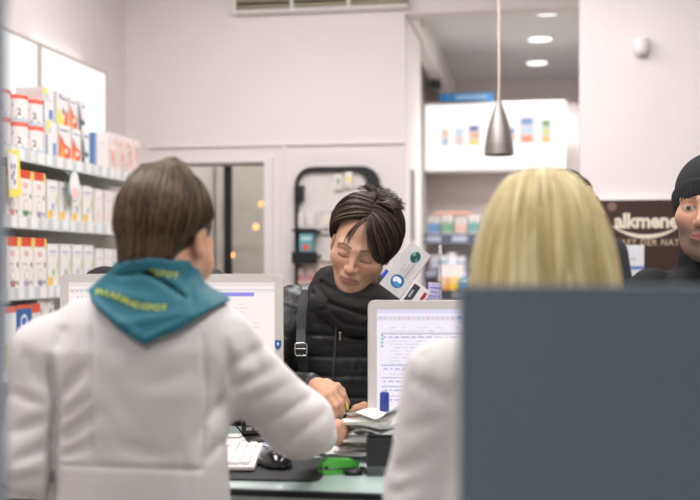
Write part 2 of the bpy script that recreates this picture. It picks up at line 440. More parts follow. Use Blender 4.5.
# light panels above the left shelves
for i, (ya, yb, lab) in enumerate(((4.80, 5.57, 'large blank white light panel, the far one, its end edge showing'), (4.02, 4.77, 'large blank white light panel, the near one cut by the picture edge'))):
    t = tag(empty('wall_lightbox', (XL, (ya + yb) / 2, 1.92)), lab, 'light panel', 'light panels over the wall shelf')
    h = .5; L = (yb - ya) / 2
    MB().box(0, .1, -L - .012, L + .012, h - .0, h + .014, mat('panel_frame', 'bdb6b0', rough=.4)).box(0, .1, -L - .012, -L, 0, h, mat('panel_frame', 'bdb6b0')).box(0, .1, L, L + .012, 0, h, mat('panel_frame', 'bdb6b0')).build('frame', t)
    MB().box(0, .09, -L, L, 0, h, glow('f6f3f0', 1.0)).build('diffuser', t)
    area = area_light(XL + .03, (ya + yb) / 2, 2.47, (.06), .6, .12); area.rotation_euler = (PI, 0, 0)

# ================================================================ packages
def carton(name, label, cat, group, loc, rz, w, d, h, col, items, parent=None, side=None, lid=None):
    b = MB().box(-w / 2, w / 2, 0, d, 0, h, ink(col)); prints(b, w, h, items)
    if side:   # the narrow side that looks to the camera (x = -w/2)
        b.add([(-w / 2 - .0004, d * .02, h * .02), (-w / 2 - .0004, d * .98, h * .02), (-w / 2 - .0004, d * .98, h * .98), (-w / 2 - .0004, d * .02, h * .98)], [(0, 1, 2, 3)], ink(side))
    o = b.build(name, parent, loc=loc, rz=rz)
    if label: tag(o, label, cat, group)
    return o
def tin(label, group, loc, r, h, band, num, blob, base='e4dcda'):
    b = MB().lathe([(r, 0), (r, h)], ink(base), seg=28)
    b.lathe([(r + .0012, h * .86), (r + .0012, h * .985), (r - .004, h + .002), (0, h + .002)], ink(band), seg=28)
    b.lathe([(r + .0006, h * .06), (r + .0006, h * .1)], ink('8fb5d8'), seg=28)
    def wrap(vs, a0):
        return [(math.cos(a0 + x / r) * (r + .001), math.sin(a0 + x / r) * (r + .001), z) for x, z in vs]
    a0 = rad(-50)
    vs, fs, wd = text_geo(num, .036, .02); b.add(wrap([(x - .004, z + h * .25) for x, z in vs], a0), fs, ink('5f6a64'))
    b.add(wrap([(x * 1.0 - .045, z + h * .55) for x, z in rrect(0, .028, 0, .012, .004)], a0), [tuple(range(24))], ink('7fb4dc'))
    b.add(wrap([(x - .01, z + h * .12) for x, z in rrect(0, .034, 0, .008, .003)], a0), [tuple(range(24))], ink(blob))
    b.add(wrap([(x - .06, z + h * .3) for x, z in rrect(0, .02, 0, .02, .006)], a0), [tuple(range(24))], ink('e8b9a8'))
    o = b.build('milk_powder_tin', loc=loc); return tag(o, label, 'tin', group)

SX = -2.0; RZ = PI / 2
Z1, Z2, Z3, Z4, Z5 = 1.85, 1.587, 1.31, 1.0, .66
def Yp(px, X=SX): return WX(px, 0, X).y
t = tag(empty('wall_shelf', (XL, 4.3, 0)), 'long light grey wall shelf unit stocked with cartons and tins', 'shelf')
Ma = mat('shelf_metal', 'c9c8c4', rough=.4, metal=.1, var=.02); Mu = mat('shelf_underside', 'dde2d6', rough=.6, var=.02)  # underside colour lightened to make up for weak bounce light
MB().box(0.0, .03, -1.5, 1.5, 0, 1.9, mat('shelf_back', 'dfdbd6', rough=.6)).build('back_panel', t)
for z in (Z1, Z2, Z3, Z4, Z5, .3):
    s = MB().box(.03, SX - XL - .008, -1.5, 1.45, z - .02, z, Ma).box(.05, SX - XL - .02, -1.48, 1.43, z - .024, z - .02, Mu).build('shelf_board', t)
    st = MB().box(SX - XL - .008, SX - XL + .006, -1.5, 1.45, z - .046, z + .004, mat('price_strip', 'c4c6c4', rough=.35)).build('price_strip', s)
    tk = MB(); rnd = random.Random(int(z * 100)); y = -1.45
    while y < 1.4:
        wv = rnd.choice((.045, .05, .06)); tk.box(SX - XL + .006, SX - XL + .0072, y, y + wv, z - .042, z + .001, ink(rnd.choice(('e6e2e0', 'dfe3e6', 'd9d9d8')))); y += wv + rnd.choice((.02, .05, .04))
    tag(tk.build('price_ticket', s), kind='stuff')

# top shelf: two layers of tins and boxes
tins = [(3.74, 'bd5a3c', '1', '8ba2b0', 'at the picture edge'), (3.865, 'd94f30', '2', '6f9b72', 'left of the pair numbered 2'), (3.98, 'd94f30', '2', '4f8d6c', 'right of the pair numbered 2')]
y1, y2, y3 = Yp(10), Yp(28, -2.0), Yp(43, -2.0)
tt = [(y1, 'd0573a', '1', '8ba2b0', 'the tin numbered 1 by the grey post'), (y2, 'df4a2a', '2', '6f9b72', 'the larger-looking tin numbered 2'), (y3 + .0, 'df4a2a', '2', '3f8560', 'the tin numbered 2 beside the yellow carton')]
for y, band, num, blob, s in tt:
    tin('upper red-lidded milk powder tin, ' + s, 'tins on the top shelf', (SX - .055, y, Z1 + .112), .05, .105, band, num, blob)
    tin('lower red-rimmed milk powder tin, under ' + s, 'tins on the top shelf', (SX - .055, y, Z1), .05, .109, 'd85a38', num, blob)
tin('white milk powder tin standing behind the carton with yellow corner', 'tins on the top shelf', (SX - .16, Yp(46, -2.16), Z1), .05, .11, 'd85a38', '2', '6f9b72')
it_y = [('r', 0, 0, .12, .6, '3d6ea5'), ('p', [(0, 1), (.45, 1), (.2, .55)], 'e8dc57'), ('e', .35, .75, .012, .012, 'a9c6ea'), ('r', .55, .05, .9, .35, '5b87b5'), ('r', .2, .62, .8, .65, '9fb0cc')]
it_b = [('t', 'Pre', .2, .78, .03, '4a5fa5'), ('r', .55, .8, .95, .84, '4a5fa5'), ('p', [(.05, 0), (.6, 0), (.5, .3), (.1, .5)], 'dedb52'), ('e', .6, .42, .014, .016, '8a8f8c'), ('p', [(.6, 0), (1, 0), (1, .5), (.75, .4)], 'e4733e')]
it_o = [('r', .1, .82, .85, .86, '55679f'), ('p', [(0, 0), (.95, 0), (1, .35), (.5, .45), (.05, .75)], 'e2572d'), ('p', [(.1, 0), (.5, 0), (.3, .5)], 'eea74b'), ('e', .62, .25, .014, .012, 'ecdcd6')]
it_d = [('p', [(0, 0), (.35, 0), (.3, .5), (0, .95)], '2d4348'), ('e', .6, .3, .018, .016, '2d3f52'), ('e', .62, .36, .008, .008, 'd8d2cc'), ('r', .3, .8, .9, .85, '5a6f9f')]
up = [(51, .1, .132, 'e5e1de', it_y, 'white carton with a yellow corner flash, upper layer of the top shelf'),
      (65, .11, .136, 'e3deda', it_b, 'white carton with blue lettering and lime patch, upper layer of the top shelf'),
      (76, .075, .13, 'e5deda', it_o, 'narrow white carton with an orange foot, upper layer of the top shelf'),
      (85, .07, .128, 'dfdddd', it_d, 'white carton with a dark teal wedge, last of the upper layer')]
lo = [(53, .105, .142, 'e0dedd', it_y[:3] + [('r', .6, .05, .9, .4, '6f95bd')], 'white carton with a blue edge, under the yellow-cornered one'),
      (66, .12, .145, 'e4dedb', it_o, 'white carton with big orange flames, under the lime-patched one'),
      (77.5, .085, .142, 'e6e0dd', it_o, 'narrow white carton with orange flames, under the narrow orange-footed one'),
      (87, .08, .148, 'dedddd', it_d, 'white carton with a dark blue animal print, under the teal-wedged one')]
for px, wv, h, c, it, lab in up: carton('baby_food_carton', lab, 'carton', 'cartons on the top shelf', (SX - .012, Yp(px), Z1 + .146), RZ, wv, .12, h, c, it)
for px, wv, h, c, it, lab in lo: carton('baby_food_carton', lab, 'carton', 'cartons on the top shelf', (SX - .006, Yp(px), Z1), RZ, wv, .14, h, c, it)
carton('baby_food_carton', 'white carton with a plain blue side, beside the pink cartons', 'carton', 'cartons on the top shelf', (SX - .004, Yp(103), Z1), RZ, .15, .15, .155, 'e6dfdd', [('r', 0, 0, .08, 1, '6d92c4'), ('r', .2, .7, .8, .74, 'd8cccc'), ('r', .3, .3, .7, .5, 'eadfdb')], side='6d92c4')
rnd = random.Random(4)
for k, px in enumerate((114, 122, 130, 138)):
    it = [('e', rnd.uniform(.2, .8), rnd.uniform(.1, .8), rnd.uniform(.004, .009), rnd.uniform(.005, .013), rnd.choice(('e9a896', 'f0c7a8', 'e5b3ac', 'efd3a0', 'dd9a90'))) for _ in range(26)]
    carton('tissue_carton', 'pale pink patterned carton at the far end of the top shelf', 'carton', 'pink cartons at the end of the top shelf', (SX - .004, Yp(px), Z1), RZ, .078, .14, .175, 'e6d6d3', it)

# second and third shelf: tall cartons with red tops
def it_red(fruit, num='2'):
    return [('r', 0, .8, 1, 1, 'd4442c'), ('p', [(0, .8), (.1, .8), (.1, 1), (0, 1)], 'eec34a'), ('p', [(.82, .74), (1, .8), (1, 1), (.88, 1)], 'dcd66a'), ('p', [(0, .66), (0, .82), (.9, .82), (.6, .76)], 'e8e0dc'),
            ('e', .48, .68, .017, .010, 'd9716a'), ('e', .48, .68, .012, .005, 'efd8d2'), ('r', .2, .47, .55, .49, 'a5a19d'), ('e', .85, .46, .006, .012, '4f6b46'),
            ('e', .5, .26, .019, .022, 'b9b7a8'), ('e', .5, .26, .015, .018, 'ebe4dd'), ('p', [(.25, .14), (.75, .14), (.65, .03), (.35, .03)], fruit), ('e', .85, .1, .006, .01, '6f8f5c')]
def it_yel(a, b):
    return [('r', .15, .8, .8, .83, '7f8fc0'), ('r', .2, .72, .7, .74, 'b8c0d2'), ('p', [(.6, .1), (.95, .5), (.85, .7), (.75, .35)], 'b9c46a'), ('e', .35, .14, .014, .018, a), ('e', .5, .34, .008, .016, b), ('p', [(.05, .0), (.4, 0), (.3, .2), (.05, .25)], 'eec23a')]
r2 = [(13, 'c8867a', 'reddish berry bowl'), (27, '5f8a52', 'green bowl'), (40.5, '9b93b0', 'lilac bowl')]
for px, fr_, s in r2:
    carton('milk_carton', 'tall red-topped milk carton with a %s print on the second shelf' % s, 'carton', 'red-topped cartons on the second shelf', (SX - .006, Yp(px), Z2), RZ, .112, .09, .186, 'e6dfda', it_red(fr_))
for k, (px, a, b_) in enumerate(((54, 'e89a2c', '6b93c4'), (66, 'e6b03c', '7d98c4'), (78, 'e2ae40', '6a86b8'), (89, 'e0b450', '8fa2bc'))):
    carton('cereal_carton', 'white carton with %s fruit print on the second shelf' % ('an orange and yellow', 'a pale yellow', 'an amber', 'a faint yellow')[k] + ('', ', behind the round tag', ', right of the round tag', ', last of its kind')[k], 'carton', 'white cartons on the second shelf', (SX - .006, Yp(px), Z2), RZ, .1, .09, .165, 'e5e0dc', it_yel(a, b_))
for px in (100, 110, 119, 128, 137):
    carton('cereal_carton', 'pale white and pink carton at the far end of the second shelf', 'carton', 'pale cartons at the far end of the second shelf', (SX - .006, Yp(px), Z2), RZ, .085, .09, .16, 'e4dcd9', [('e', .5, .3, .016, .02, 'e6c4be'), ('r', .2, .7, .8, .74, 'cfc6c8'), ('r', .15, .1, .5, .16, 'e4b9b0')])
r3 = [(14, 'a8776a', 'brown cup'), (28, 'a79ab4', 'lilac cup'), (41.5, '8d88a4', 'grey-violet cup')]
for px, fr_, s in r3:
    carton('milk_carton', 'tall red-topped milk carton with a %s print on the third shelf' % s, 'carton', 'red-topped cartons on the third shelf', (SX - .006, Yp(px), Z3), RZ, .112, .09, .198, 'e6dfda', it_red(fr_))
for k, px in enumerate((54.5, 67, 79, 90)):
    carton('cereal_carton', 'white carton with fruit and leaves on the third shelf, %s' % ('beside the red-topped one', 'second from the red-topped ones', 'third from the red-topped ones', 'near the brown-haired head')[k], 'carton', 'white cartons on the third shelf', (SX - .006, Yp(px), Z3), RZ, .1, .09, .178, 'e5e1de', it_yel(('e6b23c', 'd7a84a', 'c9cf5a', 'e0b450')[k], ('6aa35e', '5f9a5a', '5b93cc', '8fa2bc')[k]))
for px in (101, 110, 119, 128):
    carton('cereal_carton', 'pale blue and white carton at the far end of the third shelf', 'carton', 'pale cartons at the far end of the third shelf', (SX - .006, Yp(px), Z3), RZ, .085, .09, .165, 'e2dedd', [('e', .5, .3, .016, .02, 'b9c9dc'), ('r', .2, .7, .8, .74, 'cfc6c8')])
# fourth shelf
carton('speckled_carton', 'white carton with black speckles on the fourth shelf', 'carton', None, (SX - .01, Yp(48), Z4), RZ, .15, .12, .285, 'dcdad6', [('e', rnd.uniform(.05, .95), rnd.uniform(.7, .98), .004, .0035, '2c2e2e') for _ in range(26)])
carton('cereal_carton', 'white carton with a red and orange figure, fourth shelf by the grey post', 'carton', None, (SX - .008, Yp(12), Z4), RZ, .1, .1, .24, 'dfe2e2', [('r', 0, .9, 1, 1, 'd8684a'), ('e', .6, .35, .018, .025, 'e08a4a'), ('e', .4, .2, .015, .018, 'c8503c'), ('r', 0, 0, .2, .4, 'b6cf6a')])
carton('cereal_carton', 'blue carton with a white emblem and orange foot on the fourth shelf', 'carton', None, (SX - .008, Yp(26), Z4), RZ, .125, .1, .245, '2f5c9c', [('r', 0, .93, 1, 1, 'cf6340'), ('e', .5, .72, .03, .03, 'dfe6ee'), ('e', .5, .72, .022, .02, '3568ae'), ('p', [(0, .55), (1, .62), (1, .35), (0, .3)], 'e6e0da'), ('p', [(0, 0), (1, 0), (1, .3), (.4, .42), (0, .2)], 'e88238'), ('e', .6, .2, .02, .025, 'f0c45a')])
carton('cereal_carton', 'red-topped carton low on the fourth shelf behind the white coat', 'carton', None, (SX - .008, Yp(38), Z4), RZ, .07, .1, .245, 'd9d2cc', [('r', 0, .85, 1, 1, 'd6502f'), ('e', .5, .4, .02, .03, 'e0a43a')])
# hanging shelf tags
p = WX(14, 174, SX + .03)
t = tag(empty('shelf_tag', (p.x, p.y, p.z)), 'yellow-bordered hanging price tag with grey flowers', 'tag')
g = MB(); g.T = Matrix.Rotation(RZ, 4, 'Z') @ Matrix.Rotation(rad(-6), 4, 'Y')
g.prism([(-.05, -.085), (.05, -.085), (.05, .09), (-.05, .09)], -.001, .001, ink('ecd94e'))
for s_ in (-.0013,): g.add([(x, s_, z) for x, z in ((-.05, -.05), (.02, -.06), (.032, .07), (-.05, .085))], [(0, 1, 2, 3)], ink('e3dfe0'))
for x, z in ((-.02, .03), (-.005, .005), (-.02, -.01), (.005, .03), (.0, -.03)):
    g.add([(x + .012 * math.cos(q * PI / 6), -.0016, z + .012 * math.sin(q * PI / 6)) for q in range(12)], [tuple(range(12))], ink('9c9aa6'))
g.build('tag_card', t); MB().tube([(-.02, 0, .0), (-.04, 0, .01)], .003, M_white).build('clip', t, loc=(0, 0, .06))
p = WX(74.5, 186, SX + .03)
t = tag(empty('shelf_tag', (p.x, p.y, p.z)), 'white oval hanging tag with a teal rim and pink foot', 'tag')
g = MB(); g.T = Matrix.Rotation(RZ, 4, 'Z')
def oval(a, b, y, c, zc=0): g.prism([(a * math.cos(q * PI / 12), zc + b * math.sin(q * PI / 12)) for q in range(24)], y, y + .0005, ink(c))
oval(.052, .068, 0, '7fb3ae'); oval(.047, .062, -.001, 'e8e2e0'); oval(.035, .022, -.002, 'ecc0b8', -.03)
g.build('tag_card', t); MB().tube([(-.02, 0, .0), (-.04, 0, .01)], .003, M_white).build('clip', t, loc=(0, 0, .05))

# ================================================================ rounded black display on the back wall
pa = WY(297, 168, YB); pb = WY(381, 168, YB); cx = (pa.x + pb.x) / 2; hw = (pb.x - pa.x) / 2; zt = pa.z
t = tag(empty('display_stand', (cx, YB, 0)), 'black round-cornered wall display holding small hanging packs', 'display stand')
z0 = .75
outer = [(-hw, z0), (hw, z0)] + [(x, z) for x, z in rrect(-hw, hw, z0, zt, .1)[:12]]
g = MB()
def arch(a, b, top, r): return [(a, z0)] + [(b, z0)] + [(b - r + r * math.cos(rad(q)), top - r + r * math.sin(rad(q))) for q in range(0, 91, 15)] + [(a + r + r * math.cos(rad(q)), top - r + r * math.sin(rad(q))) for q in range(90, 181, 15)]
O = arch(-hw, hw, zt, .1); I = arch(-hw + .018, hw - .075, zt - .022, .075)
n = len(O); vs = [(x, -.06, z) for x, z in O] + [(x, -.06, z) for x, z in I] + [(x, -.012, z) for x, z in O] + [(x, -.012, z) for x, z in I]
fs = [(i, (i + 1) % n, n + (i + 1) % n, n + i) for i in range(1, n)] + [(2 * n + i, 2 * n + n + i, 3 * n + (i + 1) % n, 2 * n + (i + 1) % n) for i in range(1, n)]
fs += [(i, 2 * n + i, 2 * n + (i + 1) % n, (i + 1) % n) for i in range(n)] + [(n + i, n + (i + 1) % n, 3 * n + (i + 1) % n, 3 * n + i) for i in range(n)]
g.add(vs, fs, M_black); g.build('frame', t)
MB().box(-hw + .01, hw - .01, -.02, -.008, z0, zt - .03, mat('display_back', 'd9d3cf', rough=.5)).build('back_panel', t)
g = MB(); g.T = None
def dz(y): return WY(340, y, YB).z
def dx(px): return WY(px, 0, YB).x - cx
MB().box(-hw - .0, -hw + .05, -.07, -.01, dz(201), dz(186), M_black).build('bracket', t)
for a, b_, zz in ((297, 322, 231), (297, 322, 256)): MB().box(dx(a), dx(b_), -.13, -.02, dz(zz) - .008, dz(zz) + .008, M_black).build('shelf_board', t)
for zz in (213, 235, 262, 283): MB().tube([(dx(322), -.03, dz(zz)), (hw - .08, -.03, dz(zz)), ], .004, ink('55605a')).build('hook_rail', t)
lab = {'pack_a': None}
rnd = random.Random(9)
cols = ['e9d98a', 'e3cdc8', 'dcd8cf', 'e6b7ae', 'cfd8d2', 'e8c860', 'd98f86']
hang = [(340, 184, '9aa39a', 'above the hook rails, with grey lettering'), (350, 182, 'e6d071', 'high up, with a yellow blob'), (302, 222, 'd8d4cf', 'plain, beside the black bracket'), (312, 222, 'dfd3cc', 'plain, over the short black shelf'), (328, 222, 'e6d9a8', 'with a pale yellow print'), (340, 222, 'ecc94e', 'with a strong yellow print')]
for px, py, c, s in hang:
    carton('blister_pack', 'small white hanging pack in the black display, ' + s, 'pack', 'small packs in the black display', (cx + dx(px), YB - .05, dz(py + 6)), 0, .045, .012, .085, 'e3ddd8', [('e', .5, .55, .012, .02, c), ('r', .2, .1, .8, .2, 'b9b4ae')])
carton('product_box', 'teal box with a red spot on the short black shelf of the display', 'box', None, (cx + dx(310.5), YB - .12, dz(256) + .008), 0, .075, .06, .115, '5f9ea4', [('e', .5, .35, .022, .018, 'd9605a'), ('r', .1, .7, .9, .85, 'b9d6d4')])
MB_l = MB().box(dx(297), dx(322), -.14, -.125, dz(264), dz(252), M_black); MB_l.build('front_lip', t)
for k, (px, py) in enumerate(((302, 284), (312, 284), (302, 306), (312, 306), (323, 284), (334, 284))):
    carton('blister_pack', 'pink and white hanging pack low in the black display, %s' % ('outermost of the upper row', 'second in the upper row', 'outermost of the lower row', 'second in the lower row', 'third in the upper row', 'fourth in the upper row')[k], 'pack', 'pink packs in the black display', (cx + dx(px), YB - .05, dz(py)), 0, .045, .012, .09, 'e9d2cd', [('r', .1, .2, .9, .55, 'd98a86'), ('e', .5, .7, .012, .01, 'e8e0dc')])
# little warm lamps
def globe(px, py, Y, r, lab, e=9, cord=True, color='ff9f58'):
    p = WY(px, py, Y); t = tag(empty('globe_lamp', p), lab, 'lamp', 'small warm globe lamps')
    MB().lathe([(0, -r), (r * .7, -r * .7), (r, 0), (r * .7, r * .7), (r * .2, r)], glow(color, e), seg=16).build('globe', t)
    if cord: MB().tube([(0, 0, r), (0, 0, 3.0 - p.z)], .0022, ink('c9c2ba'), seg=5).build('cord', t)
globe(231, 255, 7.2, .02, 'small warm globe lamp behind the glass door, lowest of them', 5)
globe(256, 227, 7.3, .02, 'small warm globe lamp behind the glass door, middle one', 3)
globe(261, 204, 7.3, .018, 'small warm globe lamp behind the glass door, the upper warm one', 2.4)
globe(267, 193, 7.3, .016, 'small pale globe lamp behind the glass door, highest of them', 1.8, color='ffe0c8')
p = WY(324, 267, YB - .1)
t = tag(empty('globe_lamp', (p.x, p.y, dz(270))), 'small glowing orange lamp low in the black display beside the woman', 'lamp')
MB().lathe([(0, -.012), (.01, -.008), (.014, 0), (.01, .008), (0, .012)], glow('ff6a20', 5), seg=14).build('globe', t)
MB().box(-.01, .01, .0, .08, -.02, -.012, M_black).build('holder', t)

# ================================================================ far shelf with light box
p = WY(424, 172, 8.0); q = WY(566, 100, 8.0)
t = tag(empty('light_box', ((p.x + q.x) / 2, 8.0, p.z)), 'wide glowing white light box with small product pictures', 'light box')
hw = (q.x - p.x) / 2; hh = q.z - p.z
MB().prism(rrect(-hw, hw, 0, hh, .012), 0, .12, M_white).build('case', t)
g = MB().box(-hw + .012, hw - .012, -.006, 0, .012, hh - .015, glow('fbf8f6', .97))
def lx(px): return WY(px, 0, 8.0).x - (p.x + q.x) / 2
def lz(y): return WY(495, y, 8.0).z - p.z
for px, w_, a, b_, cs in ((445, 8, 145, 128, ('d5b9a0', '9fb0c8')), (459, 9, 145, 127, ('b9cce0', 'e0b9ac')), (474, 12, 145, 125, ('5566a0', 'e89a5a', 'e7c85a')), (512, 6, 142, 128, ('5f7fc0', 'e8a070')), (527, 15, 144, 118, ('6f8fc0', 'b9cde4', 'e88a6a')), (546, 10, 144, 121, ('6f9a5c', 'c9cf6a', 'e8b45a'))):
    x = lx(px); w2 = w_ / 137 / 2; z0_, z1_ = lz(a), lz(b_)
    g.add([(x - w2, -.0065, z0_), (x + w2, -.0065, z0_), (x + w2, -.0065, z1_), (x - w2, -.0065, z1_)], [(0, 1, 2, 3)], glow('e9dedd', .8))
    for k, c in enumerate(cs):
        zz = z1_ - (z1_ - z0_) * (k + .12) / len(cs); hh_ = (z1_ - z0_) / len(cs) * .72; o_ = (k % 2) * w2 * .3
        g.add([(x - w2 * .7 + o_, -.007, zz - hh_), (x + w2 * .7, -.007, zz - hh_), (x + w2 * .7, -.007, zz), (x - w2 * .7 + o_, -.007, zz)], [(0, 1, 2, 3)], glow(c, 1.0))
    g.add([(x - w2, -.0065, z0_ - .06), (x + w2, -.0065, z0_ - .06), (x + w2, -.0065, z0_ - .045), (x - w2, -.0065, z0_ - .045)], [(0, 1, 2, 3)], glow('e4e0de', .85))
g.add([(lx(481), -.0065, lz(112)), (lx(491), -.0065, lz(112)), (lx(491), -.0065, lz(110)), (lx(481), -.0065, lz(110))], [(0, 1, 2, 3)], glow('d9cfe0', .8))
g.build('lit_panel', t)
zl = WY(500, 100, 8.0).z
MBx = MB().box(-.19, .19, 0, .1, 0, .055, ink('3a8fd0')); prints(MBx, .38, .055, [('r', .3, .2, .9, .8, '9cc4e8'), ('e', .08, .5, .02, .02, '2f7fc4')])
tag(MBx.build('storage_box', loc=(WY(466, 0, 8.0).x, 8.0, zl)), 'long flat blue box lying on top of the light box', 'box')
t = tag(empty('product_shelf', ((p.x + q.x) / 2 + .1, 8.05, 0)), 'far shelf unit with dark edges under the light box', 'shelf')
hw2 = hw + .12
MB().box(-hw2, hw2, .28, .32, 0, 2.6, mat('shelf_back_pale', 'd6cdca', rough=.6)).build('back_panel', t)
Md = mat('dark_shelf_edge', '5b6070', rough=.5)
def sz(y): return WY(447, y, 7.95).z
for y, m_ in ((234, 0), (269, 0), (290, 0)):
    z = sz(y); s = MB().box(-hw2, hw2, 0, .28, z - .02, z, Ma).build('shelf_board', t)
    e = MB().box(-hw2, hw2, -.012, 0, z - .075, z + .005, Md)
    for k in range(7): e.box(-hw2 + .03 + k * .19, -hw2 + .14 + k * .19, -.0135, -.012, z - .055, z - .012, ink('b4bccc'))
    e.build('shelf_edge', s)
for z in (.3, .7): MB().box(-hw2, hw2, 0, .28, z - .02, z, Ma).build('shelf_board', t)
rnd = random.Random(12)
seq1 = [('6f9ac8', .09, 'blue'), ('7ba88a', .1, 'green'), ('d8b8a8', .08, 'salmon'), ('6fa3a0', .1, 'teal'), ('e0d6c8', .07, 'cream'), ('8fb5d8', .1, 'sky blue'), ('d9c06a', .09, 'mustard'), ('c88a80', .1, 'rust'), ('9aa4c4', .12, 'grey-blue'), ('e4dfdc', .1, 'white')]
x = WY(424, 0, 8).x + .02
for c, h, nm in seq1:
    carton('remedy_box', '%s medicine box on the highest board of the far shelf' % nm, 'box', 'medicine boxes on the highest far board', (x + .045, 8.05, sz(234)), 0, .085, .1, h + .04, 'ded8d6', [('r', 0, .1, 1, .62, c), ('r', .15, .7, .7, .78, 'a9a4a8')]); x += .1
b_ = carton('remedy_box', 'flat orange-edged box lying on the medicine boxes of the far shelf', 'box', None, (WY(452, 0, 8).x, 8.06, sz(234) + .155), 0, .26, .09, .03, 'e6c6b8', [('r', 0, .2, 1, .6, 'e09a78')])
b_.location.z = sz(234) + .142
x = WY(424, 0, 8).x + .04
for c, h, nm in [('c9ced6', .1, 'silver'), ('4f8fa8', .1, 'petrol'), ('cfd6e4', .12, 'pale blue'), ('5f7fb0', .09, 'denim blue')]:
    carton('remedy_box', '%s box on the middle board of the far shelf' % nm, 'box', 'boxes on the middle far board', (x + .03, 8.05, sz(269)), 0, .06, .1, h, 'd8d8da', [('r', 0, .1, 1, .6, c)]); x += .065
carton('remedy_box', 'large plain white box on the far shelf beside the blond hair', 'box', None, (WY(452, 0, 8).x, 7.98, sz(283)), 0, .17, .14, .14, 'e9e5e3', [('r', .1, .8, .5, .84, 'd0cccc')])
x = WY(438, 0, 8).x
for c, nm in (('e3a86a', 'orange'), ('f0c23a', 'yellow'), ('4f9ac0', 'blue'), ('e0a07a', 'apricot'), ('d8e0e4', 'white')):
    carton('remedy_box', '%s box on the lowest visible board of the far shelf' % nm, 'box', 'boxes on the lowest visible far board', (x + .04, 7.97, sz(290)), 0, .07, .1, .09, c, [('r', .2, .6, .8, .75, 'e8e4e0')]); x += .078
# blue stock right of the light box
p = WY(573, 165, 9.0)
t = tag(empty('stock_rack', (p.x, 9.2, 0)), 'narrow grey rack by the far wall with blue boxes', 'rack')
for z in (.5, 1.0, 1.5, 2.0): MB().box(-.25, .25, 0, .3, z - .02, z, Ma).build('shelf_board', t)
for xx in (-.25, .23): MB().box(xx, xx + .02, 0, .3, 0, 2.45, Ma).build('side_panel', t)
for k, (c, h) in enumerate((('3b4f8c', .22), ('2f6fb0', .16), ('5a4f8c', .19), ('3f7fc0', .14))):
    carton('stock_box', '%s box on the grey rack by the far wall' % ('dark blue', 'bright blue', 'violet', 'light blue')[k], 'box', 'blue boxes on the far rack', (p.x - .19 + k * .11, 9.22, 2.0), 0, .1, .2, h, c, [('r', .2, .5, .8, .6, 'b9c4dc')])

# ================================================================ brand sign on the right wall
p = WY(598, 201, 5.0); zb = 1.27
q = WY(722, 201, 5.0); cxs = (p.x + q.x) / 2; hw = (q.x - p.x) / 2
t = tag(empty('shop_sign', (cxs, 5.0, zb)), 'dark brown sign board lettered alkmene in cream', 'sign')
Mb = mat('sign_brown', '3f2b25', rough=.4, var=.04)
MB().box(-hw, hw, -.03, 0, 0, p.z - zb, Mb).build('board', t)
MB().box(-hw, hw, -.034, 0, p.z - zb, p.z - zb + .008, M_white).build('lit_top_edge', t)  # white strip stands in for light caught along the board's upper edge
cream = ink('e6d9c4')
vs, fs, wd = text_geo('alkmene', 1, .035, .95)
xs0, xs1 = WY(614.5, 0, 4.97).x - cxs, WY(679, 0, 4.97).x - cxs; k = (xs1 - xs0) / wd
MB().add([(xs0 + x * k, -.0312, WY(650, 227.5, 4.97).z - zb + z * k * 1.05) for x, z in vs], fs, cream).build('lettering', t)
g = MB(); n = 24; up_, dn = [], []
for i in range(n + 1):
    u = i / n; px = 610 + u * 72; y = 225 + 9.5 * (1 - (2 * u - 1) ** 2)
    th = 4.2 * math.sin(PI * u) ** .8
    a = WY(px, y, 4.97); c = WY(px, y + th, 4.97)
    up_.append((a.x - cxs, -.0312, a.z - zb)); dn.append((c.x - cxs, -.0312, c.z - zb))
g.add(up_ + dn, [(i, n + 1 + i, n + 2 + i, i + 1) for i in range(n)], cream).build('swoosh', t)
vs, fs, wd = text_geo('KRAFT DER NATUR', 1, .01, 1.15)
xs0, xs1 = WY(609, 0, 4.97).x - cxs, WY(692, 0, 4.97).x - cxs; k = (xs1 - xs0) / wd
MB().add([(xs0 + x * k, -.0312, WY(650, 245.5, 4.97).z - zb + z * k * 1.1) for x, z in vs], fs, ink('c9b496')).build('slogan', t)
MB().add([(WY(612, 0, 4.97).x - cxs + .02 * math.cos(a * PI / 8), -.0312, WY(0, 212, 4.97).z - zb + .02 * math.sin(a * PI / 8)) for a in range(16)], [tuple(range(16))], ink('80615c')).build('emblem', t)
x0 = WY(596, 0, 4.8).x
t = tag(empty('display_cabinet', (x0 + .6, 4.97, 0)), 'dark brown cabinet under the brown sign board', 'cabinet')
zc = W(630, 286, 4.85).z
MB().box(-.6, .6, -.32, -.0, .08, zc - .02, Mb).build('body', t); MB().box(-.61, .61, -.33, 0, zc - .02, zc, mat('cabinet_top', '55423a', rough=.4)).build('cabinet_top', t); MB().box(-.58, .58, -.3, -.02, 0, .08, M_blackm).build('plinth', t)
D = 4.68; a = WY(633.5, 0, D); hb = WY(633, 245, D).z - zc
carton('cream_box', 'white box with a blue line standing under the sign lettering', 'box', None, (a.x, D, zc), 0, .085, .06, hb, 'e4e4e8', [('r', 0, .42, 1, .5, '6f86c8'), ('r', .3, .65, .6, .7, 'c4c6cc')])
a = WY(609, 0, D); hb = WY(609, 264, D).z - zc
carton('cream_box', 'purple box half hidden by the blond hair, left of the white one', 'box', None, (a.x, D, zc), 0, .085, .06, hb, '554468', [('e', .5, .5, .02, .022, '8a74a8'), ('r', .1, .85, .9, .9, 'b9a8c8')])

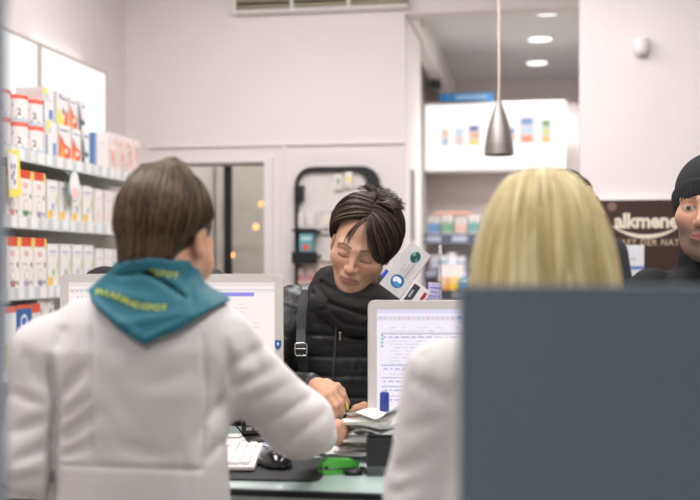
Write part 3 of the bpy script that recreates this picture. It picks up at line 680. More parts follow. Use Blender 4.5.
# ================================================================ counter
ZC = CAM_Z - (492 - HY) / FPX * 2.15
Y0, Y1 = 2.105, 2.93
t = tag(empty('counter', (0, (Y0 + Y1) / 2, 0)), 'white service counter with a pale green glass worktop', 'counter')
yc = (Y0 + Y1) / 2
Mg = mat('frosted_glass_top', 'b9c9c4', rough=.16, var=.02, coat=.3)
MB().box(-1.5, 1.5, Y0 - yc + .012, Y1 - yc, ZC - .012, ZC, Mg).build('glass_top', t)
MB().box(-1.5, 1.5, Y0 - yc, Y0 - yc + .012, ZC - .013, ZC - .0005, M_black).build('edge_strip', t)
MB().box(-1.48, 1.48, Y0 - yc + .02, Y1 - yc - .02, ZC - .04, ZC - .012, mat('counter_board', 'cfcdc9', rough=.5)).build('top_board', t)
g = MB().box(-1.48, 1.48, Y1 - yc - .05, Y1 - yc - .02, 0, ZC - .04, M_white); g.build('front_panel', t)
for xx in (-1.48, -.6, .3, 1.45): MB().box(xx, xx + .03, Y0 - yc + .04, Y1 - yc - .05, 0, ZC - .04, M_white).build('side_panel', t)
for xx in (-1.45, -.57, .33):
    d_ = MB().box(xx + .004, xx + .846, Y0 - yc + .03, Y0 - yc + .05, ZC - .2, ZC - .05, M_white).build('drawer', t)
    MB().box(xx + .36, xx + .48, Y0 - yc + .015, Y0 - yc + .03, ZC - .13, ZC - .12, M_metal).build('handle', d_)

def monitor(px0, px1, py, D, label, rz=0, seed=1, tones=('c9b4a0', '7f7fd8'), layout=0):
    p = F((px0 + px1) / 2, 0, D); o = Fw((p[0], D, ZC)); wd = (px1 - px0) / FPX * D; top = CAM_Z + (HY - py) / FPX * D - ZC
    h = wd * .60; z0 = top - h
    t = tag(empty('computer_monitor', o, YAW), label, 'monitor')
    Mc = mat('monitor_case', 'c6c1bc', rough=.45, bump=.02)
    b = .021; out = rrect(-wd / 2, wd / 2, z0, top, .016); inn = [(-wd / 2 + b, z0 + .034), (wd / 2 - b, z0 + .034), (wd / 2 - b, top - b), (-wd / 2 + b, top - b)]
    g = MB(); 
    # bezel ring: outer rounded outline to the screen opening
    n = len(out); ring = []
    for x, z in out: ring.append((min(max(x, inn[0][0]), inn[1][0]), min(max(z, inn[0][1]), inn[2][1])))
    vs = [(x, 0, z) for x, z in out] + [(x, .0, z) for x, z in ring] + [(x, .004, z) for x, z in ring] + [(x, .03, z) for x, z in out]
    fs = []
    for i in range(n):
        j = (i + 1) % n; fs += [(i, n + i, n + j, j), (n + i, 2 * n + i, 2 * n + j, n + j), (i, j, 3 * n + j, 3 * n + i)]
    g.add(vs, fs, Mc); g.build('bezel', t)
    MB().prism(rrect(-wd / 2 + .002, wd / 2 - .002, z0 + .002, top - .002, .015), .03, .034, Mc).prism(rrect(-wd / 2 + .05, wd / 2 - .05, z0 + .05, top - .04, .03), .034, .06, Mc).build('back_cover', t)
    sw = wd - 2 * b; sh = top - b - z0 - .034; sx0 = -sw / 2; sz0 = z0 + .034
    s = MB().box(sx0, -sx0, .0035, .006, sz0, sz0 + sh, glow('e6dfea' if layout else 'ede2e0', .9)).build('screen', t)
    g = MB(); rn = random.Random(seed)
    def R(u0, v0, u1, v1, c, e=.85, lay=0):
        y = .0032 - .0002 * lay
        g.add([(sx0 + u0 * sw, y, sz0 + v0 * sh), (sx0 + u1 * sw, y, sz0 + v0 * sh), (sx0 + u1 * sw, y, sz0 + v1 * sh), (sx0 + u0 * sw, y, sz0 + v1 * sh)], [(0, 1, 2, 3)], glow(c, e))
    R(0, .965, 1, 1, 'd5d3ea' if layout else 'e3dada'); R(0, .905, 1, .945, 'dcd6e4' if layout else 'e6dfe0', lay=0)
    for k in range(16): u = .01 + k * .022; R(u, .915, u + .012, .935, rn.choice(('cfc6d6', 'd8b4b4', 'bcc4d8', 'ccd0bc')), lay=1)
    if layout:
        R(.37, .915, 1, .945, '8f96f0', .95, 1); R(.37, .875, 1, .9, 'cfcde6', .9, 1)
        rows = [(.84 - .028 * i) for i in range(15)]
        for i, v in enumerate(rows):
            u = .06
            while u < .95:
                l = rn.uniform(.01, .05)
                if rn.random() < .72 and not (.3 < u < .36): R(u, v, min(u + l, .97), v + .007, rn.choice(('c9c3dc', 'c4cfdc', 'd2c6d2', 'bfbcd8')), .85, 1)
                u += l + .008
        for v, c in ((.415, 'c8b9c6'), (.34, 'b3bcd6'), (.52, 'b0b9da'), (.26, 'd2cbdc'), (.79, 'bdb9bc')):
            R(.02, v, .97, v + .012, c, .85, 1)
            u = .03
            while u < .4:
                l = rn.uniform(.01, .04); R(u, v - .03, u + l, v - .02, '9f9cc0', .85, 1); u += l + .01
        for v in (.68, .71, .74, .77): R(.018, v, .03, v + .018, '7fb9a4', .85, 2)
        R(.25, .10, .29, .13, 'aebce8', .9, 1); R(.23, .07, .27, .09, 'b9c4e8', .9, 1)
        R(0, 0, 1, .034, '343a66', .5, 2); R(.01, .005, .06, .03, '27407c', .7, 3); R(.16, .006, .2, .028, 'e8c48a', .9, 3); R(.24, .006, .32, .028, '191c30', .5, 3)
    else:
        R(.62, .875, .9, .91, '8f87dc', .9, 1); R(.0, .93, 1, .936, 'cfc8c8', .85, 1)
        for k in range(12): R(.04 + .02 * k, .86, .05 + .02 * k, .875, 'c7b7b9', .85, 1)
        for i in range(20):
            v = .80 - .034 * i; R(.51, v, .53, v + .01, tones[0], .85, 1)
            u = .05
            while u < .9:
                l = rn.uniform(.01, .05)
                if rn.random() < .45: R(u, v, u + l, v + .008, rn.choice(('dccfd2', 'd9d2d8', 'd8c9c4')), .88, 1)
                u += l + .012
        R(.15, .86, .19, .88, 'd96a5a', .8, 2); R(0, 0, 1, .03, '9a9fc4', .7, 2); R(.56, .84, .60, .85, 'd08a7a', .8, 2)
    tag(g.build('screen_windows', s), kind=None)
    MB().prism([(-.05, 0), (.05, 0), (.035, z0 + .1), (-.035, z0 + .1)], .06, .09, M_black).build('stand_neck', t)
    MB().lathe([(.0, 0), (.125, 0), (.125, .008), (.11, .014), (0, .018)], M_black, seg=32, sy=.8).build('stand_base', t, loc=(0, .06, .0005))
    return t, wd, top, z0
ml = monitor(60, 283, 274, 2.75, 'computer monitor with a pale document list, behind the brown-haired pharmacist', seed=3)
mr = monitor(368, 604, 300.5, 2.6, 'computer monitor with a violet-tinted window, between the customer and the blond pharmacist', seed=5, layout=1)
# blue shield sticker on the left monitor
pp = F(278, 345, 2.75); lx_ = (pp[0] - F(171.5, 0, 2.75)[0]); lz_ = pp[2] - ZC
g = MB().prism([(lx_ - .008, lz_ + .012), (lx_ - .008, lz_ - .003), (lx_, lz_ - .014), (lx_ + .008, lz_ - .003), (lx_ + .008, lz_ + .012)], -.0008, -.0001, ink('2a5a9c'))
g.prism([(lx_ - .003, lz_ + .004), (lx_, lz_ - .003), (lx_ + .003, lz_ + .004), (lx_, lz_ + .007)], -.0012, -.0008, ink('d9dfe8')); tag(g.build('shield_sticker', ml[0]), 'blue shield sticker on the bezel')

# things lying on the worktop; y in the picture fixes where they stand on it
def on_top(px, py): D = (CAM_Z - ZC) * FPX / (py - HY); return W(px, py, D)
E = .0006
# mouse mat
c4 = [on_top(*q) for q in ((215, 480.5), (318, 482.5), (337, 460), (215, 457))]
g = MB(); n = 6; pts = []
cen = sum(c4, Vector()) / 4
for i in range(4):
    a, b_, c = c4[i - 1], c4[i], c4[(i + 1) % 4]
    for k in range(n + 1):
        u = k / n; r = .12 if i in (1, 2) else .05
        pts.append(((b_ + (a - b_) * r) * (1 - u) ** 2 + b_ * 2 * u * (1 - u) + (b_ + (c - b_) * r) * u * u)[:2])
o = Vector((cen.x, cen.y, ZC + E)); g.prism([(x - o.x, y - o.y) for x, y in pts], 0, .0035, M_blackm, axis='z')
tag(g.build('mouse_mat', loc=o), 'black rounded mouse mat on the glass worktop', 'mouse mat'); ZM = .0041
# black mouse
p = on_top(275, 468)
t = tag(empty('computer_mouse', (p.x, p.y, ZC + E + .0036), rad(35)), 'glossy black computer mouse on the black mat', 'mouse')
def mouse_sdf(q):
    d = ell(q, (0, 0, .004), (.036, .054, .036)); d = smax(d, -q[:, 2], .004)
    d = smax(d, np.abs(q[:, 0]) - .033, .01)
    return d + .0012 * np.exp(-(q[:, 0] / .0012) ** 2) * (q[:, 1] > 0.005)
v, q = mesh_sdf(mouse_sdf, (-.045, -.062, -.006), (.045, .062, .05), .0016)
me_ = link_mesh('shell', v, q, mat('gloss_black', '0c0c0d', rough=.08, coat=.6), parent=t)
MB().lathe([(.0, -.003), (.008, -.003), (.008, .003), (0, .003)], mat('wheel_grey', '8a8f96', rough=.3), T=Matrix.Translation((0, .03, .032)) @ Matrix.Rotation(PI / 2, 4, 'Y'), seg=16).build('scroll_wheel', t)
a = t.matrix_basis.inverted()
pts = [Vector((0, .052, .012))] + [a @ (on_top(x, y) + Vector((0, 0, .0045))) for x, y in ((268, 450), (258, 447.5), (243, 446.5), (228, 446), (214, 447))]
def smooth(P, n=6):
    P = [Vector(p) for p in P]; out = []
    for i in range(len(P) - 1):
        a0 = P[max(i - 1, 0)]; a1 = P[i]; a2 = P[i + 1]; a3 = P[min(i + 2, len(P) - 1)]
        for k in range(n):
            u = k / n; out.append(.5 * ((2 * a1) + (a2 - a0) * u + (2 * a0 - 5 * a1 + 4 * a2 - a3) * u * u + (3 * a1 - a0 - 3 * a2 + a3) * u ** 3))
    return out + [P[-1]]
MB().tube(smooth(pts), .0019, M_black, seg=6).build('cable', t)
# white keyboard, its right end showing
p = on_top(254, 474); q2 = on_top(262, 454)
ang = math.atan2(q2.y - p.y, q2.x - p.x) - PI / 2
t = tag(empty('keyboard', (p.x, p.y, ZC + E + .0036), YAW), 'white computer keyboard whose end shows beside the mouse', 'keyboard')
L_ = .42; dpt = (q2 - p).length
MB().prism([(0, .003), (dpt, .003), (dpt, .022), (dpt * .5, .019), (0, .012)], -L_, 0, M_white, axis='x').build('case', t, bevel=.002)
nk = 0
for r_ in range(4):
    for k in range(8):
        y = .012 + r_ * (dpt - .02) / 4; wk = (dpt - .02) / 4 - .004
        MB().box(-.012 - (k + 1) * .021 + .003, -.012 - k * .021, y, y + wk, .013 + .002 * r_, .021 + .002 * r_, mat('key_white', 'e2deda', rough=.5)).build('key', t, bevel=.0015, segs=1)
# round white cup-like mouse beside the monitor stand
p = on_top(234, 449)
t = tag(empty('glue_pot', (p.x, p.y, ZC + E)), 'low round white pot behind the keyboard', 'pot')
MB().lathe([(0, 0), (.026, 0), (.03, .008), (.029, .02), (.024, .027), (0, .029)], M_white, seg=28).build('pot_body', t); MB().lathe([(0.0, .029), (.02, .0285), (.019, .034), (0, .035)], M_white, seg=28).build('lid', t)
# black card terminal
p = on_top(258, 440.5)
t = tag(empty('card_terminal', (p.x, p.y, ZC + E), YAW + rad(10)), 'black card terminal on a round foot, below the left monitor corner', 'card terminal')
MB().lathe([(0, 0), (.055, 0), (.055, .006), (.045, .012), (0, .014)], M_black, seg=32).build('foot', t)
g = MB(); g.T = Matrix.Translation((0, .01, .012)) @ Matrix.Rotation(rad(-25), 4, 'X'); g.prism(rrect(-.04, .04, 0, .07, .008), -.012, .014, M_black); g.build('case', t)
g = MB(); g.T = Matrix.Translation((0, .01, .012)) @ Matrix.Rotation(rad(-25), 4, 'X')
for i in range(3):
    for j in range(3): g.box(-.03 + i * .021, -.015 + i * .021, -.0145, -.012, .008 + j * .013, .017 + j * .013, ink(('b8b4b0', 'c8564a', '9aa0a4')[(i * j) % 3]))
g.build('keypad', t)
pts = [(-.04, 0, .02), (-.07, -.01, .05), (-.1, .0, .03), (-.11, .03, .004)]
MB().tube(smooth(pts), .002, M_black, seg=6).build('cable', t)
# leaflets
def sheet(name, cor, lab, cat, z, col, marks=(), group=None):
    P = [on_top(*c) for c in cor]; cen = sum(P, Vector()) / 4; n = 8
    vs = []; fs = []
    for i in range(n + 1):
        for j in range(n + 1):
            u, v_ = i / n, j / n; q_ = (P[0] * (1 - u) + P[1] * u) * (1 - v_) + (P[3] * (1 - u) + P[2] * u) * v_ - cen
            vs.append((q_.x, q_.y, .002 * math.sin(u * 5 + v_ * 3) ** 2))
    for i in range(n):
        for j in range(n): a_ = i * (n + 1) + j; fs.append((a_, a_ + n + 1, a_ + n + 2, a_ + 1))
    g = MB(); g.add(vs, fs, ink(col), True); g.add([(x, y, z_ - .0012) for x, y, z_ in vs], [f[::-1] for f in fs], ink(col), True)
    for u0, v0, u1, v1, c in marks:
        pp_ = []
        for u, v_ in ((u0, v0), (u1, v0), (u1, v1), (u0, v1)):
            q_ = (P[0] * (1 - u) + P[1] * u) * (1 - v_) + (P[3] * (1 - u) + P[2] * u) * v_ - cen; pp_.append((q_.x, q_.y, .0024))
        g.add(pp_, [(0, 1, 2, 3)], ink(c))
    return tag(g.build(name, loc=(cen.x, cen.y, ZC + z)), lab, cat, group)
sheet('leaflet', ((262, 449), (300, 449), (296, 437), (258, 438)), 'pale violet printed leaflet behind the mouse', 'leaflet', .0015, 'c9cbe0', [(.1, .3, .6, .6, '9aa0cc'), (.65, .55, .8, .8, '7d7458'), (.2, .7, .5, .85, 'dddde8')])
sheet('leaflet', ((282, 455), (326, 456), (322, 447), (284, 446)), 'greyish green printed leaflet by the end of the mouse mat', 'leaflet', .0025, 'a3b4b4', [(.1, .2, .8, .35, '6f8a8a'), (.2, .6, .9, .75, 'd0d8d8')])
# crumpled white papers: a loose pile of receipts
def paper(px, py, w_, d_, z, rz, lab, seed, amp=.012):
    p = on_top(px, py); n = 22; vs = []; fs = []
    r = np.random.RandomState(seed); ks = r.normal(size=(5, 2)) * 22; ph = r.uniform(0, 6, 5)
    for i in range(n + 1):
        for j in range(n + 1):
            u, v_ = i / n - .5, j / n - .5; x, y = u * w_, v_ * d_
            hgt = sum(abs(math.sin(k[0] * x + k[1] * y + f)) for k, f in zip(ks, ph)) / 5 * amp + .35 * amp * max(0, u * 2) ** 2
            vs.append((x, y, hgt))
    for i in range(n):
        for j in range(n): a_ = i * (n + 1) + j; fs.append((a_, a_ + n + 1, a_ + n + 2, a_ + 1))
    g = MB(); m_ = mat('paper_white', 'f0efec', rough=.7, var=.02, vscale=50)
    g.add(vs, fs, m_, True); g.add([(x, y, z_ - .001) for x, y, z_ in vs], [f[::-1] for f in fs], m_, True)
    rn = random.Random(seed)
    return tag(g.build('paper_slip', loc=(p.x, p.y, ZC + z), rz=rz), lab, 'paper', 'crumpled paper slips on the counter')
pl = ['at the bottom of the pile', 'second from the bottom of the pile', 'third from the bottom of the pile', 'in the middle of the pile', 'fourth from the top of the pile', 'third from the top of the pile', 'second from the top of the pile', 'on the very top of the pile']
for k in range(8):
    paper(365 + ((k * 5) % 9 - 4) * .8 + k * 1.1, 457 - (k % 3), .165 - .006 * k, .13, .002 + k * .0085, rad(-30 + (k * 37) % 60), 'crumpled white paper slip ' + pl[k], 20 + k, .018 + .0045 * k)
# green stapler
p = on_top(339, 473)
t = tag(empty('stapler', (p.x, p.y, ZC + E), rad(38)), 'bright green stapler lying beside the mouse mat', 'stapler')
t.scale = (.85, .9, .85)
Mgr = mat('green_plastic', '5cbf4a', rough=.3)
g = MB(); g.T = Matrix.Rotation(rad(3), 4, 'Y'); g.prism([(-.052, .014), (.05, .014), (.05, .026), (.03, .034), (-.03, .037), (-.052, .028)], -.013, .013, Mgr); g.build('top_arm', t, bevel=.003)
MB().prism([(-.052, .0), (.054, .0), (.054, .007), (-.052, .012)], -.013, .013, Mgr).build('base', t, bevel=.002)
MB().box(-.05, .044, -.009, .009, .008, .016, mat('steel', '8f9497', rough=.3, metal=.9)).build('magazine', t)
MB().lathe([(0, -.0138), (.005, -.0138), (.005, .0138), (0, .0138)], M_black, T=Matrix.Translation((-.042, 0, .018)) @ Matrix.Rotation(PI / 2, 4, 'X'), seg=12).build('hinge', t)
# black scissors, handles towards the camera
p = on_top(363, 474)
t = tag(empty('scissors', (p.x, p.y, ZC + E + .005), rad(25)), 'black-handled scissors beside the pen holder', 'scissors')
for sx in (-1, 1):
    h_ = MB().tube([(sx * .021 + .016 * math.cos(a * PI / 8), .014 * math.sin(a * PI / 8) + .0, 0) for a in range(16)], .0048, M_black, closed=True).build('handle', t)
    MB().tube([(sx * .014, .014, 0), (sx * .006, .035, 0)], .005, M_black).build('shank', h_)
    MB().prism([(sx * .008, .03), (-sx * .002, .03), (-sx * .008, .105), (-sx * .0075, .107)], -.0012 * sx - .001, -.0012 * sx + .001, mat('steel', '8f9497'), axis='z').build('blade', t)
# pen holder
p = on_top(380, 474)
t = tag(empty('pen_holder', (p.x, p.y, ZC + E), YAW), 'square black pen holder with a clear foot in front of the papers', 'pen holder')
hw = 27 / FPX * 2.36 / 2; Mp = mat('smoked_plastic', '1f2122', rough=.3, bump=.25, bscale=500)
for (x0, x1, y0_, y1_) in ((-hw, hw, -hw, -hw + .003), (-hw, hw, hw - .003, hw), (-hw, -hw + .003, -hw + .003, hw - .003), (hw - .003, hw, -hw + .003, hw - .003)):
    MB().box(x0, x1, y0_, y1_, .022, .078, Mp).build('side_panel', t)
MB().box(-hw + .001, hw - .001, -hw + .001, hw - .001, .0, .021, mat('smoked_glass', '6a7272', rough=.08, trans=.6)).build('foot', t)
# blue marker standing behind the papers against the monitor
a = F(384.5, 414, 2.56); b_ = F(384, 392, 2.56); o = Fw((a[0], 2.56, ZC + E))
t = tag(empty('marker_pen', o, YAW), 'dark blue marker pen standing upright against the monitor', 'pen')
Mbl = mat('marker_blue', '1f3f9c', rough=.3); zt_ = b_[2] - ZC
MB().lathe([(.008, 0), (.0095, .004), (.0095, zt_ * .55)], Mbl, seg=16).build('barrel', t); MB().lathe([(.0095, zt_ * .55), (.0115, zt_ * .56), (.011, zt_ - .004), (.008, zt_)], mat('cap_blue', '243a86', rough=.35), seg=16).build('cap', t)

# acrylic stand with medicine boxes, behind the right monitor
D = 2.80; pa_, pb_ = F(392, 0, D), F(441, 0, D); o = Fw(((pa_[0] + pb_[0]) / 2, D, ZC + E)); hw = (pb_[0] - pa_[0]) / 2; ht = CAM_Z + 20 / FPX * D - ZC
t = tag(empty('acrylic_stand', o, YAW), 'clear acrylic stand on the counter behind the monitor', 'display stand')
Mac = mat('acrylic', 'f2f4fa', rough=.03, trans=1, ior=1.3)
MB().box(hw - .004, hw, -.03, .038, 0, ht, Mac).build('side_panel', t); MB().box(-hw, -hw + .004, -.03, .038, 0, .34, Mac).build('side_panel', t)
MB().box(-hw + .004, hw - .004, .034, .038, 0, ht - .02, Mac).build('back_panel', t); zsh = CAM_Z - 38 / FPX * D - ZC
MB().box(-hw + .004, hw - .004, -.03, .034, zsh - .004, zsh, Mac).build('shelf_board', t); MB().box(-hw + .004, hw - .004, -.03, .034, 0, .004, Mac).build('base', t)
def tilted(name, p0, p1, wpx, D, d_, lab, col, items, z_add=0):
    """carton whose lower left long edge runs from p0 to p1 in the picture"""
    a, b_ = F(*p0, D), F(*p1, D); L = np.linalg.norm(b_ - a); ang = math.atan2(b_[2] - a[2], b_[0] - a[0]); w_ = wpx / FPX * D
    t = bpy.data.objects.new('tmp', None)
    g = MB(); g.T = Matrix.Rotation(-(ang - PI / 2), 4, 'Y') @ Matrix.Translation((w_ / 2, 0, 0))
    g.box(-w_ / 2, w_ / 2, 0, d_, 0, L, ink(col)); prints(g, w_, L, items)
    return tag(g.build(name, loc=Fw(a), rz=YAW), lab, 'box')
tilted('medicine_box', (379.5, 284), (411, 241), 25.5, 2.80, .026, 'large silver-white medicine box leaning in the acrylic stand, round blue logo', 'c9c8c8',
       [('e', .5, .24, .0175, .0175, '2f5f9f'), ('e', .47, .25, .012, .0095, 'dfe9f0'), ('e', .55, .19, .010, .006, '3f8fc0'), ('e', .52, .8, .0125, .015, '22524c'), ('e', .42, .84, .004, .006, '6aa59a'), ('e', .62, .76, .004, .005, '4a857c'),
        ('r', .62, .36, .66, .68, 'a09fa3'), ('r', .5, .4, .53, .66, 'b2b1b3'), ('r', .72, .4, .75, .6, 'b2b1b3'), ('r', .32, .42, .36, .6, 'b5b4b6'), ('r', .97, 0, 1, 1, 'b5888f')])
tilted('medicine_box', (398, 303), (414, 280), 21, 2.775, .02, 'small white medicine box with dark and crimson stripes, half behind the monitor', 'dcdada',
       [('r', .12, .2, .46, .92, '33363c'), ('r', .2, .4, .3, .7, 'a9abb0'), ('r', .74, .1, .9, .86, 'a8264c')])
tilted('medicine_box', (381, 276), (386, 269), 5, 2.805, .02, 'narrow vivid blue box end showing beside the woman\'s jaw', '2349b8', [('r', .1, .1, .2, .9, '4a6cd0')])
tilted('medicine_box', (427, 302), (429, 282), 13, 2.805, .026, 'violet and white patterned box behind the acrylic panel', 'cfc4e4', [('r', .1, .7, .9, .78, '8f7fd8'), ('r', .1, .5, .8, .56, '9f8fd8'), ('r', .1, .3, .9, .36, 'a898e0')])
# blister pack between the hands
p = F(346, 424, 2.55)
# near foreground: dark screen panel and the post at the picture edge
D = 1.08; a = F(460, 289.5, D); o = Fw((a[0] + .26, D, 0))
t = tag(empty('divider_panel', o, YAW), 'glossy dark blue-grey divider panel close to the camera', 'panel')
Mdp = mat('slate_gloss', '67747c', rough=.25, var=.02, vscale=3, spec=.6)
MB().box(-.26, .26, 0, .022, .12, a[2], Mdp).build('panel_board', t, bevel=.002)
MB().box(-.262, .262, -.001, .023, a[2] + .0005, a[2] + .004, mat('panel_edge', '7a8a94', rough=.4)).build('edge_strip', t)
for x in (-.2, .2):
    f = MB().box(x - .02, x + .02, -.15, .17, 0, .02, M_metal).box(x - .015, x + .015, 0, .022, .02, .12, M_metal).build('foot', t, bevel=.003)
D = 1.0; a = F(7.5, 0, D + .03)
t = tag(empty('glass_door_post', Fw((a[0] - .02, D, 0)), YAW), 'blue-grey upright post cut off by the picture edge', 'post')
MB().box(-.02, .02, 0, .03, 0, 3.0, mat('post_blue_grey', '8d97a4', rough=.4)).build('post_body', t)
MB().box(-.05, .05, -.03, .07, 0, .01, M_metal).build('floor_plate', t)
# ================================================================ people
def Rx(a): c, s = math.cos(rad(a)), math.sin(rad(a)); return np.array([[1, 0, 0], [0, c, -s], [0, s, c]])
def Ry(a): c, s = math.cos(rad(a)), math.sin(rad(a)); return np.array([[c, 0, s], [0, 1, 0], [-s, 0, c]])
def Rz(a): c, s = math.cos(rad(a)), math.sin(rad(a)); return np.array([[c, -s, 0], [s, c, 0], [0, 0, 1]])
def rgb(h): return np.array(lin(h)[:3])

def skin_mat():
    m = mat('skin', 'c89a80', rough=.5, attr='tint', bump=.06, bscale=350)
    b = m.node_tree.nodes['Principled BSDF']; b.inputs['Subsurface Weight'].default_value = .12; b.inputs['Subsurface Scale'].default_value = .01
    b.inputs['Subsurface Radius'].default_value = (1, .35, .2)
    return m

def head_sdf(male=False, shut=True, neck=None):
    """head in its own frame: the face looks along -y, z up, origin between the ears"""
    J = 1.1 if male else 1.0
    def f(p):
        if not male:
            s_ = np.clip((-.035 - p[:, 2]) / .06, 0, 1) * np.clip((-p[:, 1]) / .04, 0, 1) * (p[:, 2] > -.16); p = p.copy(); p[:, 0] *= 1 + .13 * s_ * s_ * (3 - 2 * s_)
        d = ell(p, (0, .016, .032), (.074, .094, .083))
        d = smin(d, ell(p, (0, -.03, -.02), (.064, .062, .075)), .03)
        d = smin(d, ell(p, (0, -.036, -.066), (.045 * J, .05, .042)), .03)
        d = smin(d, ell(p, (0, -.074, -.099), (.021 * J, .017, .014)), .025)
        for s in (-1, 1):
            d = smin(d, ell(p, (s * .043, -.062, -.022), (.021, .022, .02)), .03)
            d = smin(d, cone(p, (s * .01, -.089, .021), (s * .045, -.072, .022), .009, .008), .018)
            d = smin(d, cone(p, (s * (.056 if male else .052), .0, -.05), (s * (.036 if male else .028), -.06, -.088), .014 * J, .013 * J), .03)
            d = smax(d, -ell(p, (s * .031, -.1, .003), (.019, .014, .0125)), .014)
            d = smin(d, ell(p, (s * .031, -.0755, .001), (.0155, .0145, .0135)), .004)
            d = smin(d, ell(p, (s * .0125, -.0985, -.034), (.0078, .0105, .0075)), .006)
        d = smin(d, cone(p, (0, -.087, .016), (0, -.112, -.026), .0075, .0085), .012)
        d = smin(d, ell(p, (0, -.1135, -.0305), (.0098, .0098, .0088)), .008)
        for s in (-1, 1):
            d = smax(d, -ell(p, (s * .0062, -.109, -.0405), (.0038, .005, .004)), .003)
            # ear
            c = np.array((s * .077, .006, -.006)); q = (p - c) @ Rx(-12)
            e = ell(q, (0, 0, 0), (.0085, .0185, .031)); e = smax(e, -ell(q, (s * .008, -.003, .003), (.0065, .011, .019)), .004)
            d = smin(d, e, .006)
            # upper eyelid fold and lash line
            d = d + .0022 * np.exp(-(seg_d(p, (s * .017, -.092, .008), (s * .044, -.083, .0075)) / .0022) ** 2)
            if shut: d = d + .0016 * np.exp(-(seg_d(p, (s * .018, -.093, -.008), (s * .044, -.084, -.0075)) / .0018) ** 2)
            # fold from the nose to the mouth corner
            d = d + .0018 * np.exp(-(seg_d(p, (s * .02, -.098, -.035), (s * .031, -.09, -.06)) / .005) ** 2)
        d = smin(d, ell(p, (0, -.09, -.06), (.026, .014, .016)), .015)
        for s in (-1, 1): d = smin(d, cone(p, (s * .003, -.1015, -.056), (s * .019, -.095, -.0592), .0048, .003), .005)
        d = smin(d, cone(p, (-.011, -.0995, -.0665), (.011, -.0995, -.0665), .0055), .006)
        d = d + .0035 * np.exp(-(seg_d(p, (-.023, -.099, -.0612), (.023, -.099, -.0612)) / .0022) ** 2)
        d = d + .0025 * np.exp(-(seg_d(p, (-.01, -.101, -.078), (.01, -.101, -.078)) / .006) ** 2)
        if neck is not None: d = smin(d, cone(p, (0, .022, -.06), neck, .054 if not male else .062, .062 if not male else .07), .03)
        return d
    return f

def head_tint(v, base, lip, brow, male=False, shut=True, eye='3a3226'):
    n = len(v); C = np.tile(rgb(base), (n, 1))
    def blend(wt, col): nonlocal C; wt = np.clip(wt, 0, 1)[:, None]; C = C * (1 - wt) + rgb(col) * wt
    front = v[:, 1] < -.06
    blend(.35 * np.exp(-((np.abs(v[:, 0]) - .042) ** 2 + (v[:, 2] + .028) ** 2) / .00035) * front, 'c07860')
    blend(.35 * np.exp(-((v[:, 0]) ** 2 + (v[:, 2] + .031) ** 2) / .0002) * front, 'bd7560')
    x = np.abs(v[:, 0]); z = v[:, 2]
    lipd = np.sqrt((x / .0235) ** 2 + ((z + .0615) / (.0092 - .004 * np.clip(x / .024, 0, 1))) ** 2)
    blend((1.15 - lipd) * 6 * (v[:, 1] < -.088), lip)
    blend(.8 * np.exp(-((z + .0612) / .0013) ** 2) * (x < .0235) * (v[:, 1] < -.085), '4a2620')
    bz = .0245 + .003 * np.clip((x - .014) / .02, 0, 1) - .007 * np.clip((x - .036) / .014, 0, 1)
    blend(.7 * np.exp(-((z - bz) / (.0048 if male else .0034)) ** 4) * (x > .011) * (x < .052) * front, brow)
    if shut:
        ez = -.0078 + .0022 * ((x - .031) / .014) ** 2
        blend(.9 * np.exp(-((z - ez) / .0017) ** 2) * (x > .015) * (x < .047) * front, '241a16')
        blend(.3 * np.exp(-((x - .031) / .018) ** 2 - ((z - .002) / .011) ** 2) * front, 'a0705c')
    else:
        e = ((x - .031) / .0135) ** 2 + ((z - .001) / .0052) ** 2
        blend((1.0 - e) * 5 * front, 'ab9f97'); blend((1 - ((x - .031) ** 2 + (z - .002) ** 2) / .0058 ** 2) * 5 * (e < 1) * front, eye)
        blend((np.exp(-(np.abs(e - 1.15) / .3) ** 2) * .8) * (z > .001) * front, '2c211c'); blend(.3 * np.exp(-(np.abs(e - 1.3) / .5) ** 2) * front, '6b4a3e')
    if male:
        g = 1 / (1 + np.exp((z + .038 - .35 * np.clip(x - .03, 0, 1)) / .007)); g = g * (v[:, 1] < .02) * (v[:, 2] > -.125)
        blend(.78 * g * (lipd > 1.2), '4e443e')
        blend(.5 * np.exp(-((z + .049) / .005) ** 2) * (x < .03) * front, '3b312b')
    return C

def hand_sdf(W, K, P, T, thumb, pr=.0155):
    """wrist, four knuckles, four middle joints, four tips, thumb chain (3 points)"""
    def f(p):
        d = None
        for i in range(4):
            r = (.0088, .0092, .0088, .0078)[i]
            e = cone(p, W + (K[i] - W) * .1, K[i], pr, r * 1.25); d = e if d is None else smin(d, e, .014)
        fd = None
        for i in range(4):
            r = (.0088, .0092, .0088, .0078)[i]; m_ = T[i] * .45 + P[i] * .55 + (P[i] - K[i]) * .12
            e = chain(p, [K[i], P[i], m_, T[i]], [r * 1.08, r, r * .93, r * .8], .003)
            fd = e if fd is None else np.minimum(fd, e)
        d = smin(d, fd, .006)
        d = smin(d, chain(p, [W + (thumb[0] - W) * .3, thumb[0], thumb[1], thumb[2]], [.014, .0125, .0105, .0085], .004), .008)
        return d
    return f

